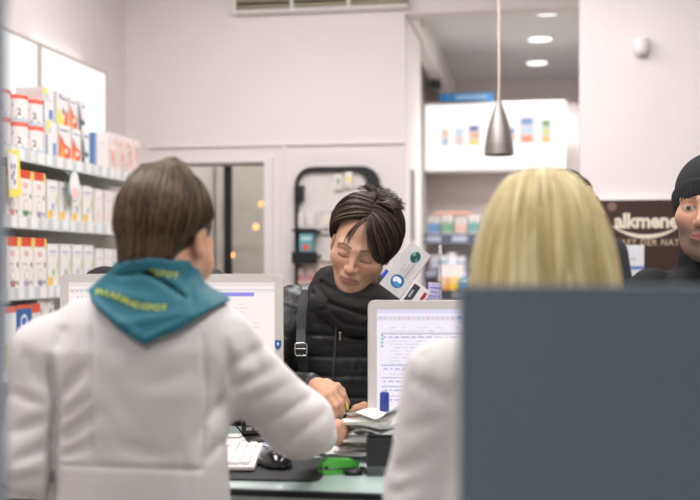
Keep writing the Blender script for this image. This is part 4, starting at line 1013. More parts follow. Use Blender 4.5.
def limbs(S, o):
    def f(p):
        d = loft(p, S['torso'], o)
        for (sh, el, wr) in S['arms']:
            d = smin(d, cone(p, sh, el, S.get('ra', .05) + o, .042 + o), .05); d = smin(d, cone(p, el, wr, .041 + o, .028 + o), .02)
        return d
    return f
def legs_f(S, o, top=1.0):
    cx, cy = S['c']; sg = S['face']                    # sg -1: looks to the camera, +1: looks away
    def f(p):
        d = None
        for s in (-1, 1):
            h = (cx + s * .09, cy, .88); k = (cx + s * .1, cy + sg * .02, .48); a = (cx + s * .105, cy - sg * .01, .09)
            e = smin(cone(p, h, k, .085 + o, .055 + o), cone(p, k, a, .055 + o, .038 + o), .02)
            d = e if d is None else smin(d, e, .01)
        return d
    return f
def feet_f(S):
    cx, cy = S['c']; sg = S['face']
    def f(p):
        d = None
        for s in (-1, 1):
            e = smin(cone(p, (cx + s * .105, cy - sg * .03, .045), (cx + s * .12, cy + sg * .15, .034), .042, .036), cone(p, (cx + s * .105, cy - sg * .01, .06), (cx + s * .105, cy - sg * .01, .11), .042, .044), .03)
            e = smax(e, .002 - p[:, 2], .006); d = e if d is None else np.minimum(d, e)
        return d
    return f
def bounds(S, m=.12):
    P = [np.array([r[1] - r[3], r[2] - r[4], r[0]]) for r in S['torso']] + [np.array([r[1] + r[3], r[2] + r[4], r[0]]) for r in S['torso']]
    for a in S['arms']: P += list(a)
    P = np.array(P); return P.min(0) - m, P.max(0) + m

def person(label, S, Hc, HR, hs, skin, lip, brow, male=False, shut=True, hands=(), hres=.0022, group=None, shoe='1c1c1e', trouser='2a2b30'):
    org = np.array([S['c'][0], S['c'][1], 0.0])
    inv = lambda q: (HR.T @ (np.asarray(q) - Hc)) / hs
    nk = inv(S['neck'])
    v, q = mesh_sdf(head_sdf(male, shut, nk), np.minimum((-.1, -.135, -.13), nk - .08), np.maximum((.1, .125, .13), nk + .08), hres)
    tint = head_tint(v, skin, lip, brow, male, shut); V = [v * hs @ HR.T + Hc]; Q = [q]; C = [tint]
    lo, hi = bounds(S, .02); n = len(V[0])
    v2, q2 = mesh_sdf(lambda p: smin(limbs(S, -.022)(p), legs_f(S, -.012)(p), .04), np.minimum(lo, org + (-.25, -.25, .02)), np.maximum(hi, org + (.25, .25, 0)), .009)
    V.append(v2); Q.append(q2 + n); C.append(np.tile(rgb(skin), (len(v2), 1))); n += len(v2)
    for h in hands:
        f = hand_sdf(*h); P = np.array([h[0]] + list(h[1]) + list(h[2]) + list(h[3]) + list(h[4]))
        v3, q3 = mesh_sdf(f, P.min(0) - .03, P.max(0) + .03, .0019)
        c3 = np.tile(rgb(skin), (len(v3), 1)) * np.array([1, .96, .94])
        dk = np.min([np.linalg.norm(v3 - k, axis=1) for k in list(h[1]) + list(h[2])], 0); wt = .3 * np.exp(-(dk / .011) ** 2)[:, None]; c3 = c3 * (1 - wt) + rgb('b06a58') * wt
        V.append(v3); Q.append(q3 + n); C.append(c3); n += len(v3)
    b = link_mesh('person', np.concatenate(V), np.concatenate(Q), skin_mat(), origin=org, color=np.concatenate(C))
    tag(b, label, 'person', group)
    v, q = mesh_sdf(legs_f(S, .012), org + (-.28, -.25, .05), org + (.28, .25, 1.0), .008)
    link_mesh('trousers', v, q, mat('cloth_' + trouser, trouser, rough=.85, bump=.15, bscale=400), parent=b, origin=org)
    v, q = mesh_sdf(feet_f(S), org + (-.2, -.25, -.01), org + (.2, .25, .2), .006)
    link_mesh('shoes', v, q, mat('shoe_' + shoe, shoe, rough=.4), parent=b, origin=org)
    return b, org

def cloth(name, f, lo, hi, h, m, b, org, label=None, color=None):
    v, q = mesh_sdf(f, lo, hi, h); o = link_mesh(name, v, q, m, parent=b, origin=org)
    if label: o['label'] = label
    return o, v, q

# ---- hair
def shellp(az, el, off, c=(0, .014, .03), r=(.078, .098, .087)):
    a, e = rad(az), rad(el); u = np.array([math.cos(e) * math.sin(a), -math.cos(e) * math.cos(a), math.sin(e)])
    k = 1 / math.sqrt(((u / np.array(r)) ** 2).sum()); return np.array(c) + u * (k + off)
def resample(G, K=14):
    G = np.array(G, float); n = len(G); t = np.linspace(0, n - 1, K); out = []
    for x in t:
        i = min(int(x), n - 2); u = x - i; p0 = G[max(i - 1, 0)]; p1 = G[i]; p2 = G[i + 1]; p3 = G[min(i + 2, n - 1)]
        out.append(.5 * (2 * p1 + (p2 - p0) * u + (2 * p0 - 5 * p1 + 4 * p2 - p3) * u * u + (3 * p1 - p0 - 3 * p2 + p3) * u ** 3))
    return np.array(out)
def hair(name, sheets, T, parent, org, m, cols, seed=0, K=14, label=None, over=None):
    """sheets: (guides, count, thickness, radius, wave, ragged end); guides are polylines in the head's frame"""
    r = np.random.RandomState(seed); VV = []; QQ = []; CC = []; base = 0
    cols = [rgb(c) for c in cols]
    for guides, N, thick, rd, wave, rag in sheets:
        G = np.array([resample(g, K) for g in guides]); ng = len(G)
        t = r.uniform(0, ng - 1, N); i = np.minimum(t.astype(int), ng - 2); u = t - i; su = u * u * (3 - 2 * u) * .0 + u
        P = G[i] * (1 - su)[:, None, None] + G[i + 1] * su[:, None, None]
        s0 = r.uniform(0, .10, N); s1 = 1 - r.uniform(0, 1, N) ** 2 * rag
        ks = s0[:, None] + (s1 - s0)[:, None] * np.linspace(0, 1, K)[None]
        x = ks * (K - 1); j = np.minimum(x.astype(int), K - 2); w_ = (x - j)[..., None]; ar = np.arange(N)[:, None]
        P = P[ar, j] * (1 - w_) + P[ar, j + 1] * w_
        ctr = np.array((0, .014, .0)); out = P - ctr; out[..., 2] *= .4; out /= np.linalg.norm(out, axis=-1, keepdims=True) + 1e-9
        lock = np.sin(t * 9.1 + 1.3) * .5 + np.sin(t * 23.7) * .35 + np.sin(t * 51) * .25
        lay = r.uniform(-1, 0, N) * thick + lock * thick * .35
        P = P + out * lay[:, None, None]
        ph = r.uniform(0, 6.3, (N, 3)); fr = r.uniform(2, 6, (N, 3)); tt = np.linspace(0, 1, K)
        P = P + wave * np.sin(ph[:, None, :] + fr[:, None, :] * tt[None, :, None]) * (.3 + .7 * tt)[None, :, None]
        if over is not None:
            rise = .0012 + .002 * np.maximum(lock, 0)[:, None] + r.uniform(0, .0015, N)[:, None]
            for _ in range(3):
                dd = over(P.reshape(-1, 3)).reshape(N, K); P = P + out * (np.maximum(0, rise - dd) * (dd < rise))[..., None]
        tan = np.gradient(P, axis=1); tan /= np.linalg.norm(tan, axis=-1, keepdims=True) + 1e-9
        side = np.cross(tan, out); side /= np.linalg.norm(side, axis=-1, keepdims=True) + 1e-9
        nor = np.cross(side, tan)
        rr = rd * r.uniform(.6, 1.3, N)[:, None] * np.clip(np.minimum(tt * 8 + .5, (1 - tt) * 4 + .25), 0, 1)[None]
        vs = np.stack([P + side * rr[..., None] * 1.5, P + nor * rr[..., None] * .8, P - side * rr[..., None] * 1.5, P - nor * rr[..., None] * .5], 2)   # N,K,4,3
        VV.append(vs.reshape(-1, 3))
        idx = base + np.arange(N * K * 4).reshape(N, K, 4)
        a_ = idx[:, :-1]; b_ = idx[:, 1:]
        QQ.append(np.stack([a_, np.roll(a_, -1, 2), np.roll(b_, -1, 2), b_], -1).reshape(-1, 4)); base += N * K * 4
        sh = np.clip(.45 + .22 * lock + r.normal(0, .26, N), 0, 1) * (len(cols) - 1); a0 = np.minimum(sh.astype(int), len(cols) - 2); fu = (sh - a0)[:, None]
        c = np.array(cols)[a0] * (1 - fu) + np.array(cols)[a0 + 1] * fu
        CC.append(np.repeat(c, K * 4, 0))
    v = np.concatenate(VV); v = v * T[2] @ T[1].T + T[0]
    o = link_mesh(name, v, np.concatenate(QQ), m, parent=parent, origin=org, color=np.concatenate(CC))
    if label: o['label'] = label
    return o
M_hair = mat('hair_strands', '3a2c22', rough=.42, attr='tint', spec=.45)
def cap_mesh(name, f, lo, hi, h, T, parent, org, col):
    v, q = mesh_sdf(f, lo, hi, h); v = v * T[2] @ T[1].T + T[0]
    return link_mesh(name, v, q, mat('hair_base_' + col, col, rough=.6, bump=.3, bscale=150, stretch=(1, 1, .2)), parent=parent, origin=org)

M_coat = mat('white_coat', 'd5d1cf', rough=.8, bump=.12, bscale=500, sheen=.1)

# ---------------------------------------------------------------- brown-haired pharmacist, seen from behind
cx0, cy0 = (141 - 350) / FPX * 1.97, 1.97
LP = dict(c=(cx0, cy0), face=1, neck=F(152, 300, 1.98), ra=.052,
          torso=[(.80, cx0, cy0, .15, .11), (.97, cx0, cy0, .150, .105), (1.08, cx0, cy0, .146, .10), (1.18, cx0, cy0, .152, .105), (1.25, cx0, cy0, .150, .10), (1.30, cx0 + .003, cy0, .125, .085), (1.335, cx0 + .008, cy0, .095, .07), (1.36, cx0 + .01, cy0, .065, .06), (1.40, cx0 + .015, cy0, .058, .058)],
          arms=[(F(48, 354, 1.98), F(33, 462, 1.94), F(74, 471, 2.15)), (F(214, 345, 1.98), F(299, 424, 2.11), F(321, 437, 2.40))])
HcL = F(166.5, 241, 2.0); HRL = Rz(157) @ Rx(22)
wL = F(321, 437, 2.40)
kn = [F(341, 429, 2.49), F(340, 433, 2.485), F(338, 437, 2.48), F(336, 441, 2.47)]
pi_ = [F(346, 427, 2.53), F(345, 431, 2.53), F(343, 436, 2.525), F(340, 441, 2.51)]
ti_ = [F(344, 431, 2.55), F(343, 435, 2.55), F(341, 440, 2.55), F(338, 444, 2.53)]
th_ = [F(334, 428, 2.44), F(338, 424, 2.48), F(342, 424, 2.51)]
wl = F(74, 471, 2.15); off = lambda a, b, c: wl + np.array([a, b, c])
hl = (wl, [off(.035 - .02 * i, .075, -.02) for i in range(4)], [off(.036 - .02 * i, .11, -.03) for i in range(4)], [off(.036 - .02 * i, .13, -.045) for i in range(4)], [off(.04, .03, -.02), off(.055, .05, -.03), off(.055, .07, -.04)])
pL, oL = person('person in a white coat with brown pinned-up hair and a teal scarf, seen from behind', LP, HcL, HRL, 1.0, 'c9987c', 'b0685a', '5a4030',
                hands=[(wL, kn, pi_, ti_, th_), hl], shut=True)
bx = lambda px, py, D=1.9: F(px, py, D)
LPC = dict(LP); LPC['torso'] = [(.52, cx0, cy0, .22, .15), (.75, cx0, cy0, .19, .13)] + LP['torso'][1:-1]
crL = [(93, 318, 92, 400, 2.2, .006), (92, 400, 97, 466, 2.2, .006), (203, 335, 206, 400, 2.2, .004), (206, 400, 200, 466, 2.2, .004), (95, 466, 150, 468, 2.2, .007), (150, 468, 203, 470, 2.2, .007), (60, 465, 95, 466, 2, .004),
       (50, 362, 57, 405, 5, .016), (57, 405, 53, 440, 5, .018), (53, 440, 52, 500, 5, .022), (60, 398, 84, 368, 6, .010), (62, 418, 88, 398, 5, .007), (60, 440, 96, 414, 7, .011), (64, 455, 92, 444, 5, .007), (56, 352, 66, 325, 7, .006),
       (225, 372, 214, 420, 6, .007), (218, 400, 196, 442, 6, .006), (224, 440, 205, 462, 5, .005), (105, 350, 150, 344, 9, .004), (120, 445, 160, 455, 8, .004), (110, 380, 130, 420, 9, .003), (150, 385, 185, 372, 9, .003),
       (10, 392, 40, 404, 6, .007), (14, 432, 44, 420, 6, .008), (14, 462, 48, 446, 6, .009), (26, 350, 42, 388, 7, .005), (10, 482, 40, 476, 5, .007),
       (228, 368, 262, 348, 7, .008), (236, 388, 275, 368, 6, .007), (250, 404, 290, 384, 6, .005), (268, 424, 312, 396, 5, .007), (285, 446, 326, 412, 5, .007), (240, 330, 262, 372, 8, .005), (226, 345, 232, 385, 6, .008)]
sh, el, wr = LP['arms'][1]
def coatL(p):
    d = loft(p, LPC['torso'], .008)
    a = cone(p, LP['arms'][0][0], LP['arms'][0][1], .064, .052); a = smin(a, cone(p, LP['arms'][0][1], wl, .052, .04), .03)
    a = smin(a, cone(p, F(80, 318, 1.98), LP['arms'][0][0], .03, .055), .03); a = smin(a, cone(p, F(200, 318, 1.98), sh, .03, .055), .03)
    b = cone(p, sh, el, .066, .061); b = smin(b, cone(p, el, wr - (wr - el) * .06, .060, .038), .035)
    d = smin(smin(d, a, .045), b, .05)
    d = smax(d, p[:, 2] - F(0, 286, 2)[2], .01)
    return crease_px(p, d, crL, 2.08) + .0016 * nz(p, 26, 3) + .0007 * nz(p, 60, 5)
lo, hi = bounds(LPC)
_, vC, qC = cloth('coat', coatL, lo, hi, .0048, M_coat, pL, oL)
# teal scarf: a triangle lying on the back of the coat plus a roll round the neck
def tri(p, P3):                     # signed distance to a triangle in the x-z plane
    d = None
    for i in range(len(P3)):
        a, b = P3[i], P3[(i + 1) % len(P3)]; e = b - a; n_ = np.array([e[2], 0, -e[0]]) / math.hypot(e[0], e[2]); s_ = (p - a) @ n_
        d = s_ if d is None else np.maximum(d, s_)
    return d
T3 = [F(80, 291, 1.87), F(146, 344, 1.87), F(220, 303, 1.87), F(186, 262, 1.87), F(122, 262, 1.87)]
if tri(np.array([F(146, 310, 1.87)]), T3)[0] > 0: T3 = T3[::-1]
T3 = [np.array(x) for x in T3]
nkc = F(156, 279, 1.985)
def scarfL(p):
    base = coatL_s(p)
    q = p.copy(); s_ = np.clip((1.97 - p[:, 1]) / .1, .85, 1.0); 
    d = smax(np.abs(base - .014) - .005, tri(p + np.array([0, 0, 1]) * (.01 * np.sin(p[:, 0] * 60))[:, None] * .3, T3) - .004, .004)
    d = smax(d, p[:, 1] - 2.0, .01)
    # roll round the neck
    r = np.sqrt(((p[:, 0] - nkc[0]) / 1.15) ** 2 + (p[:, 1] - nkc[1]) ** 2); zz = p[:, 2] - (nkc[2] + .004 - .10 * (p[:, 1] - nkc[1]) + .06 * (p[:, 0] - nkc[0]) * 0)
    ring = np.sqrt((r - .056 - .25 * np.clip(-zz, -.01, .05)) ** 2 + (zz * .5) ** 2) - .0125
    ring = ring + .0022 * np.sin(zz * 170 + 14 * p[:, 0]) 
    d = smin(d, ring, .02)
    for a, b, wd, dp in ((bx(120, 276), bx(150, 273), .004, .004), (bx(150, 273), bx(185, 297), .005, .005), (bx(95, 301), bx(142, 332), .007, -.003), (bx(126, 322), bx(190, 312), .008, -.003), (bx(150, 336), bx(212, 306), .004, -.0025), (bx(105, 290), bx(150, 300), .01, -.003), (bx(185, 280), bx(192, 300), .006, .003)):
        d = d + dp * np.exp(-(np.hypot(*( (lambda s: (s[:, 0], s[:, 2]))(p - (np.asarray(a) + np.clip(((p - a)[:, [0, 2]] @ (np.asarray(b) - a)[[0, 2]]) / (((np.asarray(b) - a)[[0, 2]]) ** 2).sum(), 0, 1)[:, None] * (np.asarray(b) - a))))) / wd) ** 2) * (p[:, 1] < 1.98)
    return d + .0012 * nz(p, 60, 8)
def coatL_s(p):
    d = loft(p, LPC['torso'] + [(1.385, cx0 + .012, cy0, .052, .052), (1.46, cx0 + .012, cy0, .050, .052)], .008)
    for (s_, e_, w_), r_, x_ in zip(LP['arms'], (.064, .066), (80, 200)): d = smin(d, smin(cone(p, s_, e_, r_, .058), cone(p, F(x_, 318, 1.98), s_, .03, .055), .03), .045)
    return d
M_teal = mat('teal_cloth', '1d6676', rough=.6, bump=.1, bscale=500, var=.08, vscale=30)
sc, vS, qS = cloth('scarf', scarfL, F(70, 345, 1.8) - .02, F(230, 262, 2.12) + .03, .0028, M_teal, pL, oL)
B = bvh_of(vS, qS)
def on_scarf(items, name, m_):
    vs, fs = [], []
    for s_, path, size, bold in items:
        tv, tf, wd = text_geo(s_, 1, bold, 1.05); n = len(vs); path = [np.array(q_, float) for q_ in path]
        L = [0]
        for i in range(len(path) - 1): L.append(L[-1] + np.linalg.norm(path[i + 1] - path[i]))
        k = L[-1] / wd
        for x, y in tv:
            s1 = x * k; i = max(0, min(len(L) - 2, int(np.searchsorted(L, s1)) - 1)); u = (s1 - L[i]) / (L[i + 1] - L[i]); c = path[i] + (path[i + 1] - path[i]) * u
            e = path[i + 1] - path[i]; e /= np.linalg.norm(e); up = np.array([e[1], -e[0]])
            q_ = c + up * y * size; a = F(q_[0], q_[1], 1.0) - (0, 0, CAM_Z); a /= np.linalg.norm(a); o_ = Vector((0, 0, CAM_Z))
            hit = B.ray_cast(o_, Vector(a)); P_ = hit[0] if hit[0] is not None else o_ + Vector(a) * 1.9
            vs.append((P_ - Vector(a) * .0018)[:])
        fs += [[j + n for j in f] for f in tf]
    me = bpy.data.meshes.new(name); me.from_pydata([tuple(np.array(v_) - oL) for v_ in vs], [], fs); me.materials.append(m_)
    o = bpy.data.objects.new(name, me); COL.objects.link(o); o.parent = sc; return o
for it_ in (('PHARMADEPOT', [(95, 294.5), (108, 296.5), (120, 301), (132, 307), (150, 310.5), (167, 311)], 9.0, .015), ('DEPOT', [(148, 275), (160, 276), (178, 279)], 9, .01)):
    o = on_scarf([it_], 'lettering', ink('c9d445')); o['label'] = 'yellow lettering on the teal scarf'
# hair: brushed up from the nape to a small knot
TL = (HcL, HRL, 1.0)
knot = shellp(204, 60, .005)
def capL(p):
    d = ell(p, (0, .022, .036), (.082, .098, .088)); d = smin(d, ell(p, (0, .046, -.045), (.052, .042, .062)), .03)
    # keep the face and ears free
    d = smax(d, -ell(p, (0, -.10, -.05), (.085, .085, .105)), .012)
    for s in (-1, 1): d = smax(d, -ell(p, (s * .088, -.004, -.02), (.03, .026, .042)), .012)
    d = smin(d, ell(p, knot, (.032, .026, .010)), .02)
    return d
cap_mesh('hair', capL, (-.1, -.1, -.1), (.1, .14, .16), .003, TL, pL, oL, '3b2d20')
g1 = []
for az in range(70, 291, 10):
    s = abs(180 - az); e0 = -66 if s < 40 else (-66 + (s - 40) * 1.1); off_ = .006
    g1.append([shellp(az, e0, off_ - .004), shellp(az + (180 - az) * .08, e0 * .5 + 8, .012), shellp(az + (180 - az) * .15, 30, .014), shellp(az + (180 - az) * .3, 52, .016), knot + (shellp(az, 55, .0) - shellp(180, 55, 0)) * .12 + (0, 0, .004)])
g2 = [[shellp(a, e, .006), shellp(a + (165 - a) * .25, e * .6 + 30, .014), shellp(a + (165 - a) * .6, 62, .018), knot + (0, 0, .005)] for a, e in ((70, 10), (50, 40), (25, 52), (0, 56), (-25, 52), (-50, 40), (-70, 10))]
kn_g = [[knot + np.array([.026 * math.cos(a), .022 * math.sin(a), .0]), knot + np.array([.018 * math.cos(a + 1), .016 * math.sin(a + 1), .012]), knot + np.array([.02 * math.cos(a + 2.2), .018 * math.sin(a + 2.2), .008]), knot + np.array([.03 * math.cos(a + 3), .026 * math.sin(a + 3), -.004])] for a in np.linspace(0, 2 * PI, 9)]
fl = [[shellp(a, -50, .0), shellp(a, -60, .0), shellp(a + 4, -66, .0)] for a in range(130, 231, 10)]
hair('hair_strands', [(g1, 5200, .007, .0009, .0022, .08), (g2, 1500, .006, .0009, .002, .08), (kn_g, 420, .008, .001, .003, .2), (fl, 150, .004, .0006, .003, .4)], TL, pL, oL, M_hair,
     ['2c2117', '3e2f20', '5a4730', '7a6440'], seed=3, over=capL)
hp = HcL + HRL @ (knot + np.array([.0, -.012, .018]))
g = MB(); g.T = Matrix.Translation(Vector(hp - oL)) @ Matrix.Rotation(rad(15), 4, 'Y')
g.prism(rrect(-.02, .012, -.004, .004, .003), -.006, .006, mat('claw_brown', '5a2f26', rough=.3))
for k in range(4): g.tube([(-.016 + k * .008, 0, .002), (-.016 + k * .008, -.012, -.004), (-.016 + k * .008, -.016, -.014)], .0014, mat('claw_brown', '5a2f26'), seg=6)
o = g.build('hair_clip', pL); o['label'] = 'dark red-brown hair clip in the knot'

# ---------------------------------------------------------------- blond pharmacist, nearer, from behind
cx1, cy1 = (543 - 350) / FPX * 1.68, 1.68
BP = dict(c=(cx1, cy1), face=1, neck=F(543, 330, 1.69), ra=.052,
          torso=[(.80, cx1, cy1, .15, .11), (.97, cx1, cy1, .148, .105), (1.08, cx1, cy1, .142, .10), (1.17, cx1, cy1, .150, .105), (1.235, cx1, cy1, .142, .10), (1.285, cx1, cy1, .108, .08), (1.315, cx1, cy1, .075, .065), (1.37, cx1, cy1, .056, .056)],
          arms=[(F(444, 378, 1.69), F(424, 496, 1.72), F(450, 493, 1.98)), (F(642, 378, 1.69), F(660, 496, 1.70), F(640, 494, 1.95))])
HcB = F(541, 255, 1.70); HRB = Rz(180) @ Rx(8)
wb = F(450, 493, 1.98); wb2 = F(640, 494, 1.95)
def flat_hand(w0, s): o_ = lambda a, b, c: w0 + np.array([a * s, b, c]); return (w0, [o_(.032 - .02 * i, .075, -.01) for i in range(4)], [o_(.034 - .021 * i, .11, -.016) for i in range(4)], [o_(.034 - .021 * i, .135, -.03) for i in range(4)], [o_(.035, .03, -.01), o_(.05, .05, -.02), o_(.052, .075, -.03)])
pB, oB = person('person in a white coat with straight shoulder-length blond hair, seen from behind', BP, HcB, HRB, .96, 'd0a288', 'b0685a', '8a7048', hands=[flat_hand(wb, -1), flat_hand(wb2, 1)], hres=.003)
BPC = dict(BP); BPC['torso'] = [(.52, cx1, cy1, .22, .15), (.75, cx1, cy1, .19, .13)] + BP['torso'][1:-1]
cr2 = [(F(462, 345, 1.62), F(455, 470, 1.62), .010, .010), (F(455, 420, 1.62), F(458, 500, 1.62), .012, .008), (F(418, 380, 1.66), F(450, 402, 1.62), .012, .007), (F(408, 430, 1.66), F(446, 418, 1.62), .010, .006), (F(400, 470, 1.68), F(440, 452, 1.62), .012, .008),
       (F(396, 492, 1.68), F(436, 480, 1.62), .010, .007), (F(425, 360, 1.66), F(440, 410, 1.62), .012, .005)]
def coatB(p):
    d = loft(p, BPC['torso'], .008)
    for (s_, e_, w_) in BP['arms']: d = smin(d, smin(cone(p, s_, e_, .062, .06), cone(p, e_, w_, .056, .04), .03), .03)
    d = smax(d, p[:, 2] - F(0, 318, 1.7)[2], .01)
    return creases(p, d, cr2) + .0022 * nz(p, 32, 13) + .001 * nz(p, 75, 15)
lo, hi = bounds(BPC); cloth('coat', coatB, lo, hi, .0055, M_coat, pB, oB)
TB = (HcB, HRB, 1.0)
prof = [(.128, .004), (.1245, .03), (.111, .056), (.080, .079), (.03, .098), (-.02, .107), (-.065, .113), (-.105, .115), (-.135, .110)]
def ring_pt(az, z, dr=0):
    zz, rr = zip(*prof[::-1]); r_ = np.interp(z, zz, rr) + dr; a = rad(az); return np.array([r_ * math.sin(a), .02 - r_ * 1.14 * math.cos(a), z])
def capB(p):
    z = p[:, 2]; zz, rr = zip(*prof[::-1]); R_ = np.interp(z, zz, rr) - .012
    d = (np.hypot(p[:, 0], (p[:, 1] - .02) / 1.14) - R_) * .75; d = smax(d, z - .119, .01); d = smax(d, -.125 - z, .01)
    d = smin(d, ell(p, (0, .017, .034), (.079, .1, .088)), .01)
    return smax(d, -ell(p, (0, -.11, -.07), (.07, .08, .15)), .01)
cap_mesh('hair', capB, (-.13, -.14, -.14), (.13, .16, .14), .0035, TB, pB, oB, '9c8650')
gB = [[ring_pt(180, .127, .0) * 0 + np.array([0, .02, .128]) + (ring_pt(az, .127) - np.array([0, .02, .127])) * .15] + [ring_pt(az, z) for z in (.118, .098, .06, .01, -.05, -.1, -.138)] for az in range(38, 323, 12)]
hair('hair_strands', [(gB, 9500, .010, .0011, .0035, .16)], TB, pB, oB, M_hair, ['a08a52', 'c4ae74', 'dccb98', 'eadfb8'], seed=8, K=16, over=capB)

# ---------------------------------------------------------------- customer in the black quilted jacket
cx2, cy2 = 0.005, 3.25
CU = dict(c=(cx2, cy2), face=-1, neck=F(353, 302, 3.22), ra=.055,
          torso=[(.78, cx2, cy2, .17, .12), (.95, cx2, cy2, .175, .12), (1.1, cx2, cy2, .172, .115), (1.22, cx2, cy2, .17, .11), (1.285, cx2, cy2, .145, .1), (1.325, cx2, cy2 - .01, .1, .08), (1.36, cx2, cy2 - .02, .06, .06)],
          arms=[(F(292, 309, 3.26), F(258, 392, 3.12), F(317, 386, 2.79)), (F(413, 309, 3.26), F(440, 400, 3.15), F(391, 424, 2.90))])
HcC = F(361.5, 245.5, 3.08); HRC = Ry(16) @ Rz(-7) @ Rx(24)
w0 = F(316, 386, 2.79)
kn = [F(337, 387, 2.70), F(333.5, 391.5, 2.68), F(329, 395.5, 2.67), F(324, 398.5, 2.67)]
pp_ = [F(343.5, 397, 2.685), F(341, 403, 2.66), F(336, 406.5, 2.65), F(329.5, 408, 2.65)]
tp = [F(344.5, 409, 2.68), F(341, 415, 2.665), F(336, 417, 2.66), F(330, 416, 2.66)]
tb = [F(327, 384, 2.745), F(341, 391, 2.735), F(347, 404, 2.705)]
w1 = F(391, 424, 2.90)
kn2 = [F(371, 413, 2.80), F(370, 417, 2.79), F(370, 421, 2.78), F(371, 425, 2.78)]
pp2 = [F(360, 410, 2.75), F(358, 415, 2.74), F(358, 420, 2.73), F(360, 425, 2.73)]
tp2 = [F(351, 412, 2.71), F(349, 417, 2.70), F(350, 422, 2.70), F(352, 427, 2.70)]
tb2 = [F(376, 410, 2.82), F(364, 406, 2.79), F(355, 408, 2.75)]
pC, oC = person('person in a black quilted jacket and charcoal scarf, short dark hair, looking down', CU, HcC, HRC, 1.04, 'c79b80', 'b77a70', '4a382e',
                hands=[(w0, kn, pp_, tp, tb, .017), (w1, kn2, pp2, tp2, tb2)], hres=.0014)
cr3 = [(F(331, 318, 3.1), F(322, 420, 3.08), .0045, .008), (F(341, 318, 3.1), F(335, 420, 3.08), .0045, .008), (F(300, 300, 3.15), F(297, 400, 3.1), .005, .007), (F(318, 305, 3.12), F(309, 410, 3.1), .005, .005), (F(362, 318, 3.1), F(366, 420, 3.08), .005, .006)]
Zq = [CAM_Z - (y - HY) / FPX * 3.12 for y in (314, 336, 357, 376, 398, 420)]
rq = np.random.RandomState(2)
def jacketC(p):
    T_ = [(.62, cx2, cy2, .20, .15), (.8, cx2, cy2, .195, .145)] + CU['torso'][1:-1]
    d = loft(p, T_, .02)
    q = p[:, 2] + .004 * nz(p, 25, 4)
    for z in Zq + [Zq[-1] - .07 * k for k in range(1, 8)]: d = d + .0035 * np.exp(-((q - z) / .0055) ** 2)
    for (s_, e_, w_), k in zip(CU['arms'], (0, 1)):
        a = smin(cone(p, s_, e_, .074, .066), cone(p, e_, w_ + (e_ - w_) * .09, .062, .036), .03)
        L = w_ - e_; t_ = ((p - e_) @ L) / (L @ L); L2 = e_ - s_; t2 = ((p - s_) @ L2) / (L2 @ L2)
        a = a + .004 * (np.abs(np.sin(t_ * PI * 4.5)) ** 8) * (t_ > 0) + .004 * (np.abs(np.sin(t2 * PI * 3.5)) ** 8) * (t2 < 1)
        d = smin(d, a, .025)
    d = creases(p, d, cr3)
    d = smax(d, p[:, 2] - F(0, 282, 3.2)[2], .01)
    return d + .0028 * nz(p, 38, 7) + .0014 * nz(p, 95, 9)
M_jk = mat('black_nylon', '151516', rough=.42, bump=.25, bscale=90, spec=.5, var=.12)
lo, hi = bounds(CU); lo[2] = .55; jk, _, _ = cloth('jacket', jacketC, lo, hi, .0042, M_jk, pC, oC)
za, zb_ = F(336.5, 322, 3.072), F(330, 424, 3.062)
MB().tube([Vector(za - oC), Vector((za + zb_) / 2 - oC), Vector(zb_ - oC)], .0028, mat('zip_grey', '4a4a4b', rough=.35, metal=.6), seg=6).build('zipper', jk)
tq = F(340, 333, 3.06) - oC
g = MB(); g.lathe([(0, -.003), (.004, -.003), (.004, .003), (0, .003)], mat('brass_dull', '8c8676', rough=.3, metal=.8), c=tuple(tq), seg=10)
g.box(tq[0] - .0025, tq[0] + .0025, tq[1] - .004, tq[1] - .001, tq[2] - .02, tq[2] - .003, mat('brass_dull', '8c8676')); g.build('zip_pull', jk)
# dark cowl scarf
ns = F(353, 287, 3.16)
def scarfC(p):
    q = p - ns; zz = q[:, 2] - .22 * q[:, 1] + .02
    r = np.sqrt((q[:, 0] / 1.08) ** 2 + q[:, 1] ** 2)
    d = np.sqrt((r - .088) ** 2 + (zz * .8) ** 2) - .034
    d = smin(d, ell(p, F(350, 302, 3.09), (.112, .05, .046)), .03)
    d = smin(d, ell(p, F(358, 318, 3.095), (.075, .045, .05)), .03)
    d = smin(d, ell(p, F(331, 281, 3.14), (.042, .045, .044)), .04)
    for a, b, wd, dp in ((F(308, 272, 3.1), F(330, 303, 3.05), .007, .012), (F(330, 303, 3.05), F(372, 316, 3.05), .007, .012), (F(322, 282, 3.1), F(345, 297, 3.02), .006, .01), (F(345, 297, 3.02), F(395, 302, 3.05), .006, .01), (F(312, 292, 3.1), F(345, 324, 3.05), .006, .008), (F(345, 324, 3.05), F(380, 328, 3.05), .006, .007)):
        d = d + dp * np.exp(-(seg_d(p * np.array([1, .35, 1]), np.asarray(a) * np.array([1, .35, 1]), np.asarray(b) * np.array([1, .35, 1])) / wd) ** 2)
    return d + .003 * nz(p, 45, 21) + .001 * nz(p, 130, 22)
cloth('scarf', scarfC, ns - .2, ns + .17, .003, mat('scarf_charcoal', '2c2a2a', rough=.95, bump=.35, bscale=260), pC, oC)
